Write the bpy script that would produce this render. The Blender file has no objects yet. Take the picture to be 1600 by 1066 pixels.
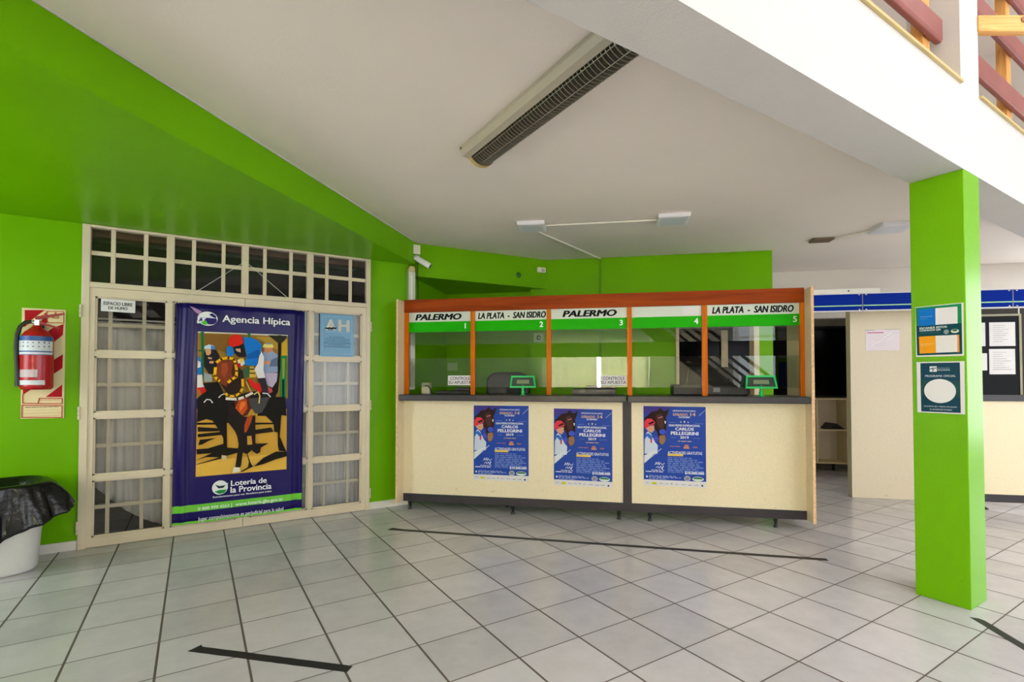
import bpy, bmesh, math, random
from mathutils import Matrix, Vector
random.seed(7)
PI = math.pi
SC = bpy.context.scene
COL = SC.collection

# ------------------------------------------------------------------ camera
cam_d = bpy.data.cameras.new('camera')
cam = bpy.data.objects.new('camera', cam_d)
COL.objects.link(cam)
cam_d.sensor_width = 36.0
cam_d.lens = 17.847
cam_d.shift_x = -0.00467
cam_d.shift_y = 0.02679
cam_d.clip_start = 0.02
R_ = Vector((0.84495, -0.53484, -0.000154))
U_ = Vector((-0.010942, -0.017576, 0.999786))
F_ = Vector((0.534726, 0.844772, 0.020703))
cam.matrix_world = Matrix(((R_.x, U_.x, -F_.x, -0.582), (R_.y, U_.y, -F_.y, -2.395), (R_.z, U_.z, -F_.z, 1.312), (0, 0, 0, 1)))
SC.camera = cam

# ------------------------------------------------------------------ light
SC.view_settings.view_transform = 'Standard'
SC.view_settings.look = 'None'
SC.view_settings.gamma = 1.0
SC.view_settings.exposure = 0.38
SC.view_settings.use_curve_mapping = False
W = bpy.data.worlds.new('sky')
SC.world = W
W.use_nodes = True
wb = W.node_tree.nodes['Background']
wb.inputs[0].default_value = (0.80, 0.90, 1.0, 1)
wb.inputs[1].default_value = 1.6


def area(name, loc, target, sx, sy, power, color=(1, 1, 1)):
    d = bpy.data.lights.new(name, 'AREA')
    d.shape = 'RECTANGLE'
    d.size, d.size_y, d.energy, d.color = sx, sy, power, color
    o = bpy.data.objects.new(name, d)
    COL.objects.link(o)
    o.location = loc
    o.rotation_euler = (Vector(target) - Vector(loc)).to_track_quat('-Z', 'Y').to_euler()
    return o


# daylight through the tall hall windows, the roof light and the curtained side windows, plus added left and right fill
area('daylight_front', (3.4, -6.95, 2.3), (3.4, 0, 2.3), 8.6, 3.6, 135, (1.0, 1.0, 1.0))
area('daylight_roof', (2.6, -4.2, 6.05), (2.6, -4.2, 0), 8.0, 4.2, 150, (1.0, 1.0, 1.0))
area('daylight_side', (-3.58, -5.05, 1.55), (0, -5.05, 1.55), 3.6, 1.25, 760, (1.0, 1.0, 1.0))
area('fill_right', (9.35, -1.2, 1.6), (5, -1.2, 1.4), 4.8, 2.4, 140, (1.0, 1.0, 1.0))  # added fill: unseen right opening widened to brighten ceiling and green beam
area('fill_left', (-3.58, 1.35, 1.5), (2, -0.6, 1.4), 1.7, 1.8, 31, (1.0, 1.0, 1.0))  # added fill: invented opening out of view, brightens door wall and ceiling


# ------------------------------------------------------------------ materials
def lin(c):
    return tuple((v / 12.92 if v <= 0.04045 else ((v + 0.055) / 1.055) ** 2.4) for v in c)


def rgb(r, g, b):
    return lin((r / 255, g / 255, b / 255)) + (1.0,)


MATS = {}


def mat(name, col, rough=0.5, metal=0.0, var=0.0, scale=6.0, spec=0.5, bump=0.0, bscale=60.0, emit=None):
    if name in MATS:
        return MATS[name]
    m = bpy.data.materials.new(name)
    m.use_nodes = True
    nt = m.node_tree
    b = nt.nodes['Principled BSDF']
    c = rgb(*col)
    b.inputs['Base Color'].default_value = c
    b.inputs['Roughness'].default_value = rough
    b.inputs['Metallic'].default_value = metal
    b.inputs['Specular IOR Level'].default_value = spec
    tc = nt.nodes.new('ShaderNodeTexCoord')
    if var > 0:
        n = nt.nodes.new('ShaderNodeTexNoise')
        n.inputs['Scale'].default_value = scale
        n.inputs['Detail'].default_value = 5
        nt.links.new(tc.outputs['Object'], n.inputs['Vector'])
        r = nt.nodes.new('ShaderNodeValToRGB')
        r.color_ramp.elements[0].position = 0.3
        r.color_ramp.elements[1].position = 0.7
        r.color_ramp.elements[0].color = tuple(v * (1 - var) for v in c[:3]) + (1,)
        r.color_ramp.elements[1].color = tuple(min(1, v * (1 + var)) for v in c[:3]) + (1,)
        nt.links.new(n.outputs['Fac'], r.inputs[0])
        nt.links.new(r.outputs[0], b.inputs['Base Color'])
    if bump > 0:
        n2 = nt.nodes.new('ShaderNodeTexNoise')
        n2.inputs['Scale'].default_value = bscale
        n2.inputs['Detail'].default_value = 3
        nt.links.new(tc.outputs['Object'], n2.inputs['Vector'])
        bp = nt.nodes.new('ShaderNodeBump')
        bp.inputs['Strength'].default_value = bump
        bp.inputs['Distance'].default_value = 0.01
        nt.links.new(n2.outputs['Fac'], bp.inputs['Height'])
        nt.links.new(bp.outputs[0], b.inputs['Normal'])
    MATS[name] = m
    return m


def ink(r, g, b):
    return mat('ink_%d_%d_%d' % (r, g, b), (r, g, b), 0.5, spec=0.1)


def tile_mat():
    m = bpy.data.materials.new('floor_tiles')
    m.use_nodes = True
    nt = m.node_tree
    N, L = nt.nodes, nt.links
    b = N['Principled BSDF']
    tc = N.new('ShaderNodeTexCoord')
    sep = N.new('ShaderNodeSeparateXYZ')
    L.new(tc.outputs['Object'], sep.inputs[0])

    def math_(op, a, v=None):
        n = N.new('ShaderNodeMath')
        n.operation = op
        if hasattr(a, 'links') or hasattr(a, 'is_linked'):
            L.new(a, n.inputs[0])
        else:
            n.inputs[0].default_value = a
        if v is not None:
            if hasattr(v, 'is_linked'):
                L.new(v, n.inputs[1])
            else:
                n.inputs[1].default_value = v
        return n.outputs[0]
    lines = []
    cells = []
    for ax, wid in ((0, 0.0052), (1, 0.0034)):
        q = math_('DIVIDE', sep.outputs[ax], 0.36)
        cells.append(math_('FLOOR', q))
        fr = math_('FRACT', math_('ADD', q, 0.5))
        d = math_('MULTIPLY', math_('ABSOLUTE', math_('SUBTRACT', fr, 0.5)), 0.36)
        lines.append(math_('LESS_THAN', d, wid))
    grout = math_('MAXIMUM', lines[0], lines[1])
    cmb = N.new('ShaderNodeCombineXYZ')
    L.new(cells[0], cmb.inputs[0])
    L.new(cells[1], cmb.inputs[1])
    wn = N.new('ShaderNodeTexWhiteNoise')
    L.new(cmb.outputs[0], wn.inputs['Vector'])
    nz = N.new('ShaderNodeTexNoise')
    nz.inputs['Scale'].default_value = 5.0
    nz.inputs['Detail'].default_value = 8
    nz.inputs['Roughness'].default_value = 0.65
    L.new(tc.outputs['Object'], nz.inputs['Vector'])
    fac = math_('ADD', math_('MULTIPLY', wn.outputs['Value'], 0.35), math_('MULTIPLY', nz.outputs['Fac'], 0.65))
    r = N.new('ShaderNodeValToRGB')
    r.color_ramp.elements[0].position = 0.2
    r.color_ramp.elements[0].color = rgb(176, 173, 176)
    r.color_ramp.elements[1].position = 0.75
    r.color_ramp.elements[1].color = rgb(202, 198, 202)
    L.new(fac, r.inputs[0])
    # dirty smudges
    nd = N.new('ShaderNodeTexNoise')
    nd.inputs['Scale'].default_value = 2.3
    nd.inputs['Detail'].default_value = 10
    nd.inputs['Roughness'].default_value = 0.75
    L.new(tc.outputs['Object'], nd.inputs['Vector'])
    rd = N.new('ShaderNodeValToRGB')
    rd.color_ramp.elements[0].position = 0.66
    rd.color_ramp.elements[0].color = (0, 0, 0, 1)
    rd.color_ramp.elements[1].position = 0.80
    rd.color_ramp.elements[1].color = (1, 1, 1, 1)
    L.new(nd.outputs['Fac'], rd.inputs[0])
    mx0 = N.new('ShaderNodeMixRGB')
    mx0.inputs[2].default_value = rgb(128, 114, 104)
    L.new(math_('MULTIPLY', rd.outputs[0], 0.55), mx0.inputs[0])
    L.new(r.outputs[0], mx0.inputs[1])
    mx = N.new('ShaderNodeMixRGB')
    L.new(grout, mx.inputs[0])
    L.new(mx0.outputs[0], mx.inputs[1])
    mx.inputs[2].default_value = rgb(88, 76, 70)
    L.new(mx.outputs[0], b.inputs['Base Color'])
    ro = math_('ADD', math_('MULTIPLY', nz.outputs['Fac'], 0.14), 0.17)
    L.new(math_('MAXIMUM', ro, math_('MULTIPLY', grout, 0.8)), b.inputs['Roughness'])
    b.inputs['Specular IOR Level'].default_value = 0.55
    bp = N.new('ShaderNodeBump')
    bp.inputs['Strength'].default_value = 0.35
    bp.inputs['Distance'].default_value = 0.003
    bp.invert = True
    L.new(grout, bp.inputs['Height'])
    L.new(bp.outputs[0], b.inputs['Normal'])
    return m


def wood_mat(name, c1, c2, axis=0, rough=0.35, scale=3.0, knots=0.0):
    m = bpy.data.materials.new(name)
    m.use_nodes = True
    nt = m.node_tree
    N, L = nt.nodes, nt.links
    b = N['Principled BSDF']
    tc = N.new('ShaderNodeTexCoord')
    mp = N.new('ShaderNodeMapping')
    sc = [scale * 7] * 3
    sc[axis] = scale * 0.45
    mp.inputs['Scale'].default_value = sc
    L.new(tc.outputs['Object'], mp.inputs['Vector'])
    n = N.new('ShaderNodeTexNoise')
    n.inputs['Scale'].default_value = 1.0
    n.inputs['Detail'].default_value = 6
    n.inputs['Distortion'].default_value = 0.6 + knots
    L.new(mp.outputs[0], n.inputs['Vector'])
    r = N.new('ShaderNodeValToRGB')
    r.color_ramp.elements[0].position = 0.3
    r.color_ramp.elements[0].color = rgb(*c1)
    r.color_ramp.elements[1].position = 0.68
    r.color_ramp.elements[1].color = rgb(*c2)
    L.new(n.outputs['Fac'], r.inputs[0])
    L.new(r.outputs[0], b.inputs['Base Color'])
    b.inputs['Roughness'].default_value = rough
    b.inputs['Specular IOR Level'].default_value = 0.12
    MATS[name] = m
    return m


def scuffed_mat(name, base, zlo, zhi, dirt=(120, 100, 70), soft=(224, 208, 172)):
    """cream board with small scuff marks between two heights"""
    m = bpy.data.materials.new(name)
    m.use_nodes = True
    nt = m.node_tree
    N, L = nt.nodes, nt.links
    b = N['Principled BSDF']
    tc = N.new('ShaderNodeTexCoord')
    n = N.new('ShaderNodeTexNoise')
    n.inputs['Scale'].default_value = 90
    n.inputs['Detail'].default_value = 4
    L.new(tc.outputs['Object'], n.inputs['Vector'])
    r = N.new('ShaderNodeValToRGB')
    r.color_ramp.elements[0].position = 0.3
    r.color_ramp.elements[0].color = rgb(*soft)
    r.color_ramp.elements[1].position = 0.75
    r.color_ramp.elements[1].color = rgb(*base)
    L.new(n.outputs['Fac'], r.inputs[0])
    mp = N.new('ShaderNodeMapping')
    mp.inputs['Scale'].default_value = (7, 7, 16)
    L.new(tc.outputs['Object'], mp.inputs['Vector'])
    n2 = N.new('ShaderNodeTexNoise')
    n2.inputs['Scale'].default_value = 1.6
    n2.inputs['Detail'].default_value = 9
    n2.inputs['Roughness'].default_value = 0.72
    L.new(mp.outputs[0], n2.inputs['Vector'])
    r2 = N.new('ShaderNodeValToRGB')
    r2.color_ramp.elements[0].position = 0.63
    r2.color_ramp.elements[0].color = (0, 0, 0, 1)
    r2.color_ramp.elements[1].position = 0.70
    r2.color_ramp.elements[1].color = (1, 1, 1, 1)
    L.new(n2.outputs['Fac'], r2.inputs[0])
    sep = N.new('ShaderNodeSeparateXYZ')
    L.new(tc.outputs['Object'], sep.inputs[0])
    mr = N.new('ShaderNodeMapRange')
    mr.inputs['From Min'].default_value = zhi
    mr.inputs['From Max'].default_value = zlo
    mr.inputs['To Min'].default_value = 0.04
    mr.inputs['To Max'].default_value = 0.75
    L.new(sep.outputs[2], mr.inputs['Value'])
    mu = N.new('ShaderNodeMath')
    mu.operation = 'MULTIPLY'
    L.new(r2.outputs[0], mu.inputs[0])
    L.new(mr.outputs[0], mu.inputs[1])
    mx = N.new('ShaderNodeMixRGB')
    L.new(mu.outputs[0], mx.inputs[0])
    L.new(r.outputs[0], mx.inputs[1])
    mx.inputs[2].default_value = rgb(*dirt)
    L.new(mx.outputs[0], b.inputs['Base Color'])
    b.inputs['Roughness'].default_value = 0.45
    MATS[name] = m
    return m


def glass_mat(name, tint=(1, 1, 1), ior=1.6, add=0.04):
    m = bpy.data.materials.new(name)
    m.use_nodes = True
    nt = m.node_tree
    N, L = nt.nodes, nt.links
    N.remove(N['Principled BSDF'])
    t = N.new('ShaderNodeBsdfTransparent')
    t.inputs[0].default_value = tuple(tint) + (1,)
    g = N.new('ShaderNodeBsdfGlossy')
    g.inputs['Roughness'].default_value = 0.0
    fr = N.new('ShaderNodeFresnel')
    fr.inputs['IOR'].default_value = ior
    ad = N.new('ShaderNodeMath')
    ad.operation = 'ADD'
    ad.inputs[1].default_value = add
    ad.use_clamp = True
    L.new(fr.outputs[0], ad.inputs[0])
    mx = N.new('ShaderNodeMixShader')
    L.new(ad.outputs[0], mx.inputs[0])
    L.new(t.outputs[0], mx.inputs[1])
    L.new(g.outputs[0], mx.inputs[2])
    L.new(mx.outputs[0], N['Material Output'].inputs[0])
    MATS[name] = m
    return m


M_floor = tile_mat()
PILLAR = scuffed_mat('scuffed_green_paint', (108, 172, 0), 0.0, 0.35, dirt=(58, 92, 6), soft=(104, 168, 0))
PILLAR.node_tree.nodes['Principled BSDF'].inputs['Specular IOR Level'].default_value = 0.14
PILLAR.node_tree.nodes['Principled BSDF'].inputs['Roughness'].default_value = 0.34
GREEN = mat('green_gloss_paint', (106, 170, 0), 0.34, spec=0.10, var=0.05, scale=1.5, bump=0.05, bscale=25)
WHITEWALL = mat('white_wall_paint', (226, 220, 212), 0.75, var=0.03, scale=1.2, bump=0.10, bscale=90)
CEIL = mat('ceiling_paint', (241, 231, 222), 0.8, var=0.03, scale=0.9, bump=0.08, bscale=60)
FASCIA = mat('bright_white_plaster', (204, 201, 198), 0.8, var=0.02, scale=3, bump=0.18, bscale=110)
ENAMEL = mat('cream_enamel', (212, 198, 172), 0.35, var=0.04, scale=4)
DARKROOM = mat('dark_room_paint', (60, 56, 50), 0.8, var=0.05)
ROSE = mat('rose_beam_paint', (150, 100, 86), 0.6, var=0.05)
BLACKTOP = mat('charcoal_laminate', (52, 48, 50), 0.38, var=0.12, scale=9)
BLACKKICK = mat('charcoal_kick_strip', (46, 42, 46), 0.5, var=0.15, scale=5)
CREAM = scuffed_mat('cream_board', (238, 226, 194), 0.17, 0.42, soft=(226, 211, 174))
CREAM2 = scuffed_mat('cream_partition_paint', (224, 212, 186), 0.1, 0.9, dirt=(160, 145, 115), soft=(214, 200, 172))
CREAMSIDE = mat('cream_side_board', (224, 206, 168), 0.45, var=0.05, scale=8)
RAWEDGE = mat('raw_chipboard_edge', (222, 182, 140), 0.7, var=0.18, scale=40)
HEADER = wood_mat('red_brown_veneer', (126, 46, 4), (158, 66, 10), 0, 0.45, 2.5)
MULLION = wood_mat('orange_wood_post', (180, 86, 4), (208, 112, 12), 2, 0.4, 4)
PINE = wood_mat('pine_wood', (214, 150, 84), (240, 190, 124), 0, 0.55, 4, 1.2)
SILL = wood_mat('pale_sill_wood', (186, 164, 112), (212, 192, 142), 0, 0.6, 3)
PINEV = wood_mat('pine_post_wood', (206, 142, 76), (232, 178, 108), 2, 0.55, 4, 0.8)
MAROON = mat('maroon_rail_paint', (142, 80, 76), 0.45, var=0.08, scale=7)
STAIRWOOD = mat('dark_stair_wood', (58, 40, 32), 0.4, var=0.15, scale=5)
GLASS = glass_mat('window_glass', (0.90, 0.93, 0.90), 1.45, 0.004)
DOORGLASS = glass_mat('door_glass', (0.92, 0.93, 0.92), 1.45, 0.0)
DARKGLASS = mat('black_glass', (9, 9, 10), 0.15, spec=0.08)
BANNERM = mat('banner_vinyl', (25, 14, 88), 0.26, var=0.04, scale=3, spec=0.2)
BANDG = mat('banner_green_band', (104, 196, 44), 0.3)
CURTAIN = mat('grey_voile_curtain', (206, 200, 194), 0.9, var=0.04, scale=9)
CURTAIN2 = mat('cream_window_curtain', (226, 220, 200), 0.9)
_n = CURTAIN2.node_tree
_t = _n.nodes.new('ShaderNodeBsdfTranslucent')
_t.inputs[0].default_value = rgb(226, 220, 200)
_x = _n.nodes.new('ShaderNodeMixShader')
_x.inputs[0].default_value = 0.55
_n.links.new(_n.nodes['Principled BSDF'].outputs[0], _x.inputs[1])
_n.links.new(_t.outputs[0], _x.inputs[2])
_n.links.new(_x.outputs[0], _n.nodes['Material Output'].inputs[0])
BLACKPLASTIC = mat('black_plastic', (20, 20, 21), 0.4)
BAGM = mat('black_bin_bag', (14, 14, 16), 0.27, spec=0.5, bump=1.0, bscale=13)
BUCKET = mat('white_bucket_plastic', (232, 230, 226), 0.35, var=0.03, scale=5)
DISPLAYG = mat('green_display_plastic', (10, 186, 92), 0.35)
SCREEN = mat('display_screen', (58, 74, 62), 0.15)
LCD = mat('display_lcd_strip', (128, 136, 106), 0.25)
CHROME = mat('chrome', (215, 215, 220), 0.2, metal=1.0)
LOUVER = mat('aluminium_louver', (176, 170, 158), 0.35, metal=0.85)
LAMPWHITE = mat('lamp_tray_enamel', (180, 173, 154), 0.4)
LAMPYELLOW = mat('lamp_end_cap', (206, 180, 116), 0.45)
PANELWHITE = mat('led_panel_body', (236, 234, 238), 0.4)
DIFFUSER = mat('led_panel_diffuser', (222, 224, 234), 0.3)
CABLEWHITE = mat('white_conduit', (226, 222, 210), 0.5)
PAPER = mat('white_paper', (222, 220, 220), 0.7, spec=0.2)
POSTERBLUE = mat('poster_blue', (36, 70, 160), 0.4, var=0.08, scale=4, spec=0.12)
RED = mat('red_cylinder_paint', (176, 16, 28), 0.25)
TAPE = mat('black_floor_tape', (26, 24, 27), 0.5, var=0.2, scale=20)
BLUESIGN = mat('blue_sign_acrylic', (6, 40, 140), 0.4, var=0.04, scale=2, spec=0.03)
SIGNGREEN = mat('green_window_film', (30, 168, 0), 0.4, spec=0.08)
SIGNPALE = mat('pale_window_film', (206, 214, 200), 0.4)
SKIRT = mat('white_skirting', (222, 216, 206), 0.5, var=0.06, scale=12)


# ------------------------------------------------------------------ mesh helpers
class MB:
    def __init__(self):
        self.v, self.f, self.m, self.s = [], [], [], []

    def add(self, verts, faces, mi=0, smooth=False):
        o = len(self.v)
        self.v += [tuple(p) for p in verts]
        for f in faces:
            self.f.append(tuple(i + o for i in f))
            self.m.append(mi)
            self.s.append(smooth)
        return self

    def box(self, x0, x1, y0, y1, z0, z1, mi=0):
        v = [(x, y, z) for z in (z0, z1) for y in (y0, y1) for x in (x0, x1)]
        return self.add(v, [(0, 2, 3, 1), (4, 5, 7, 6), (0, 1, 5, 4), (2, 6, 7, 3), (0, 4, 6, 2), (1, 3, 7, 5)], mi)

    def prism(self, poly, z0, z1, mi=0):
        """horizontal polygon (counter-clockwise) extruded in z"""
        n = len(poly)
        v = [(x, y, z0) for x, y in poly] + [(x, y, z1) for x, y in poly]
        f = [tuple(range(n - 1, -1, -1)), tuple(range(n, 2 * n))]
        f += [(i, (i + 1) % n, n + (i + 1) % n, n + i) for i in range(n)]
        return self.add(v, f, mi)

    def xprism(self, poly, x0, x1, mi=0):
        """(y,z) polygon extruded along x"""
        n = len(poly)
        v = [(x0, y, z) for y, z in poly] + [(x1, y, z) for y, z in poly]
        f = [tuple(range(n)), tuple(range(2 * n - 1, n - 1, -1))]
        f += [(i, n + i, n + (i + 1) % n, (i + 1) % n) for i in range(n)]
        return self.add(v, f, mi)

    def sheet(self, poly, y, mi=0):
        """flat polygon (x,z) in the plane y, facing -y"""
        a = sum(poly[i][0] * poly[(i + 1) % len(poly)][1] - poly[(i + 1) % len(poly)][0] * poly[i][1] for i in range(len(poly)))
        if a < 0:
            poly = poly[::-1]
        return self.add([(p[0], y, p[1]) for p in poly], [tuple(range(len(poly)))], mi)

    def tube(self, pts, r, n=8, mi=0, caps=True, radii=None):
        pts = [Vector(p) for p in pts]
        rings = []
        up = None
        for i, p in enumerate(pts):
            t = (pts[min(i + 1, len(pts) - 1)] - pts[max(i - 1, 0)]).normalized()
            if up is None:
                up = Vector((0, 0, 1)) if abs(t.z) < 0.9 else Vector((1, 0, 0))
            a = t.cross(up)
            if a.length < 1e-6:
                a = t.orthogonal()
            a.normalize()
            b = a.cross(t).normalized()
            up = b
            rr = radii[i] if radii else r
            rings.append([p + a * (rr * math.cos(2 * PI * k / n)) + b * (rr * math.sin(2 * PI * k / n)) for k in range(n)])
        v = [q for ring in rings for q in ring]
        f = []
        for i in range(len(rings) - 1):
            for k in range(n):
                f.append((i * n + k, i * n + (k + 1) % n, (i + 1) * n + (k + 1) % n, (i + 1) * n + k))
        self.add(v, f, mi, True)
        if caps:
            self.add(rings[0], [tuple(range(n - 1, -1, -1))], mi)
            self.add(rings[-1], [tuple(range(n))], mi)
        return self

    def lathe(self, prof, cx=0, cy=0, n=24, mi=0, smooth=True, a0=0, a1=2 * PI):
        full = abs(a1 - a0 - 2 * PI) < 1e-6
        m = n if full else n + 1
        v = []
        for r, z in prof:
            for k in range(m):
                a = a0 + (a1 - a0) * k / n
                v.append((cx + r * math.cos(a), cy + r * math.sin(a), z))
        f = []
        for i in range(len(prof) - 1):
            for k in range(n):
                k2 = (k + 1) % m
                f.append((i * m + k, i * m + k2, (i + 1) * m + k2, (i + 1) * m + k))
        return self.add(v, f, mi, smooth)

    def build(self, name, mats, parent=None, bevel=0.0, kind=None):
        me = bpy.data.meshes.new(name)
        me.from_pydata(self.v, [], self.f)
        for mm in (mats if isinstance(mats, (list, tuple)) else [mats]):
            me.materials.append(mm)
        for p, mi, s in zip(me.polygons, self.m, self.s):
            p.material_index = mi
            p.use_smooth = s
        me.update()
        o = bpy.data.objects.new(name, me)
        COL.objects.link(o)
        if parent is not None:
            o.parent = parent
        if bevel > 0:
            bv = o.modifiers.new('bevel', 'BEVEL')
            bv.width = bevel
            bv.segments = 2
            bv.limit_method = 'ANGLE'
        if kind:
            o['kind'] = kind
        return o


def tag(o, label, cat, group=None, kind=None):
    o['label'] = label
    o['category'] = cat
    if group:
        o['group'] = group
    if kind:
        o['kind'] = kind
    return o


def thing(name, label, cat, loc=(0, 0, 0), rz=0.0, group=None, kind=None):
    o = bpy.data.objects.new(name, None)
    o.empty_display_size = 0.1
    COL.objects.link(o)
    o.location = loc
    o.rotation_euler = (0, 0, rz)
    if label:
        tag(o, label, cat, group)
    if kind:
        o['kind'] = kind
    return o


def struct(name, mb, m, **kw):
    o = mb.build(name, m, **kw)
    o['kind'] = 'structure'
    return o


def put(o, loc, rz=0.0):
    o.location = loc
    o.rotation_euler = (0, 0, rz)
    return o


def box(x0, x1, y0, y1, z0, z1):
    return MB().box(x0, x1, y0, y1, z0, z1)


def text_mb(mb, s, x0, z0, x1, z1, y, mi=0, bold=0.0, shear=0.0, space=1.0, keep=False):
    """letters filling the rectangle x0..x1, z0..z1 in the plane y, facing -y"""
    cu = bpy.data.curves.new('t', 'FONT')
    cu.body = s
    cu.shear = shear
    cu.space_character = space
    cu.resolution_u = 3
    ob = bpy.data.objects.new('t', cu)
    COL.objects.link(ob)
    dg = bpy.context.evaluated_depsgraph_get()
    me = bpy.data.meshes.new_from_object(ob.evaluated_get(dg))
    bpy.data.objects.remove(ob)
    bpy.data.curves.remove(cu)
    if len(me.vertices):
        xs = [v.co.x for v in me.vertices]
        ys = [v.co.y for v in me.vertices]
        ax, bx, ay, by = min(xs), max(xs), min(ys), max(ys)
        b = bold
        fx = (x1 - x0) / (bx - ax + 2 * b)
        fz = (z1 - z0) / (by - ay + b)
        if keep:
            fx = min(fx, fz)
        fs = [tuple(p.vertices) for p in me.polygons]
        for q, (ox, oz) in enumerate([(0, 0)] if b == 0 else [(b, 0), (-b, 0), (b * 0.5, b * 0.5), (b * 0.5, -b * 0.5), (-b * 0.5, b * 0.5), (-b * 0.5, -b * 0.5)]):
            mb.add([(x0 + (v.co.x - ax + b + ox) * fx, y - q * 0.00001, z0 + (v.co.y - ay + b * 0.5 + oz) * fz) for v in me.vertices], fs, mi)
    bpy.data.meshes.remove(me)
    return mb


class Print:
    """a printed flat design: stacked coloured shapes on one plane, one mesh"""

    def __init__(self, y, step=0.00012):
        self.mb, self.mats, self.y, self.step, self.k = MB(), [], y, step, 0

    def mi(self, c):
        m = c if not isinstance(c, tuple) else ink(*c)
        if m not in self.mats:
            self.mats.append(m)
        return self.mats.index(m)

    def Y(self):
        self.k += 1
        return self.y - self.step * self.k

    def poly(self, c, *pts):
        self.mb.sheet(list(pts), self.Y(), self.mi(c))
        return self

    def line(self, c, w, *pts):
        y = self.Y()
        i = self.mi(c)
        for (x0, z0), (x1, z1) in zip(pts[:-1], pts[1:]):
            dx, dz = x1 - x0, z1 - z0
            l = math.hypot(dx, dz) or 1
            nx, nz = -dz / l * w / 2, dx / l * w / 2
            ex, ez = dx / l * w * 0.3, dz / l * w * 0.3
            self.mb.sheet([(x0 + nx - ex, z0 + nz - ez), (x1 + nx + ex, z1 + nz + ez), (x1 - nx + ex, z1 - nz + ez), (x0 - nx - ex, z0 - nz - ez)], y, i)
        return self

    def ell(self, c, a, b, n=22):
        """ellipse inside the rectangle with corners a, b"""
        cx, cz, rx, rz = (a[0] + b[0]) / 2, (a[1] + b[1]) / 2, abs(a[0] - b[0]) / 2, abs(a[1] - b[1]) / 2
        return self.poly(c, *[(cx + rx * math.cos(2 * PI * k / n), cz + rz * math.sin(2 * PI * k / n)) for k in range(n)])

    def rect(self, c, a, b):
        return self.poly(c, (a[0], a[1]), (b[0], a[1]), (b[0], b[1]), (a[0], b[1]))

    def text(self, c, s, a, b, bold=0.0, shear=0.0, space=1.0, keep=False):
        text_mb(self.mb, s, min(a[0], b[0]), min(a[1], b[1]), max(a[0], b[0]), max(a[1], b[1]), self.Y(), self.mi(c), bold, shear, space, keep)
        return self

    def line_text(self, c, s, a, b, h, bold=0.0, shear=0.0):
        """one line of letters from a to b (middle of its two ends), h high"""
        z = (a[1] + b[1]) / 2
        return self.text(c, s, (a[0], z - h / 2), (b[0], z + h / 2), bold, shear)

    def dashes(self, c, a, b, seed=0):
        """a line of print too small to read"""
        rnd = random.Random(seed)
        y, i = self.Y(), self.mi(c)
        x, x1 = min(a[0], b[0]), max(a[0], b[0])
        z0, z1 = min(a[1], b[1]), max(a[1], b[1])
        u = (z1 - z0)
        z0, z1 = z0 + u * 0.22, z1 - u * 0.22
        while x < x1:
            l = min(u * rnd.uniform(1.2, 4.5), x1 - x)
            self.mb.sheet([(x, z0), (x + l, z0), (x + l, z1), (x, z1)], y, i)
            x += l + u * 0.6
        return self

    def build(self, name, parent):
        return self.mb.build(name, self.mats, parent)


# local frames: x to the right, y away from the viewer, z up
CF_LOC, CF_R = (1.2692, 2.5448, 0.0), math.atan2(-0.684148, 0.729343)     # along the ticket counter
CFM = Matrix.Translation(CF_LOC) @ Matrix.Rotation(CF_R, 4, 'Z')


def cf(s, y, z=0.0):
    return CFM @ Vector((s, y, z))


# ================================================================== SETTING
floor = struct('floor', box(-3.8, 9.6, -7.2, 6.0, -0.1, 0.0), M_floor)
YD = 2.743          # door wall face
ZC, ZB = 2.76, 2.524
mb = MB().prism([(-3.7, -1.06), (9.5, -1.06), (9.5, 5.9), (-3.7, 5.9)], ZC, 2.98)
struct('ceiling', mb, CEIL)
# the door wall, with the door opening
mb = box(-3.6, -1.335, YD, YD + 0.15, 0, ZB).box(0.905, 1.31, YD, YD + 0.15, 0, ZB)
struct('wall_left', mb, GREEN)
# dropped green soffit over the door and its sloping-away beam
mb = MB().prism([(-3.6, -1.05), (-2.37, -1.05), (1.355, 2.675), (1.39, 2.727), (1.31, YD), (1.31, YD + 0.15), (-3.6, YD + 0.15)], ZB, ZC - 0.001)
struct('trim_1', mb, GREEN)
mb = MB().tube([(-2.36, -1.045, ZC - 0.004), (1.365, 2.68, ZC - 0.004)], 0.006, 6)
struct('trim_2', mb, FASCIA)
# second green beam over the booth
d = Vector((3.10 - 1.392, 2.60 - 2.727)).normalized()
mb = MB().prism([(1.392, 2.727), (3.10, 2.60), (3.02, 2.68), (2.3, 3.75), (2.0, 3.55), (1.36, 2.85)], 2.405, ZC - 0.001)
struct('trim_3', mb, GREEN)
# booth walls, in the counter frame
mb = box(-0.15, -0.095, 0.20, 1.45, 0, ZC - 0.002)
put(struct('wall_booth_side', mb, GREEN), CF_LOC, CF_R)
mb = box(-0.1, 1.03, 1.40, 1.50, 0, ZC - 0.002).box(1.03, 2.735, 1.245, 1.40, 0, ZC - 0.002).box(2.735, 3.78, 1.245, 1.40, 2.10, ZC - 0.002).box(3.63, 3.78, 1.245, 1.40, 0, 2.10)
put(struct('wall_back', mb, GREEN), CF_LOC, CF_R)
mb = box(2.735, 2.768, 1.22, 1.42, 0, 2.10).box(3.575, 3.63, 1.22, 1.42, 0, 2.10)
put(struct('trim_4', mb, CREAMSIDE), CF_LOC, CF_R)
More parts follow.
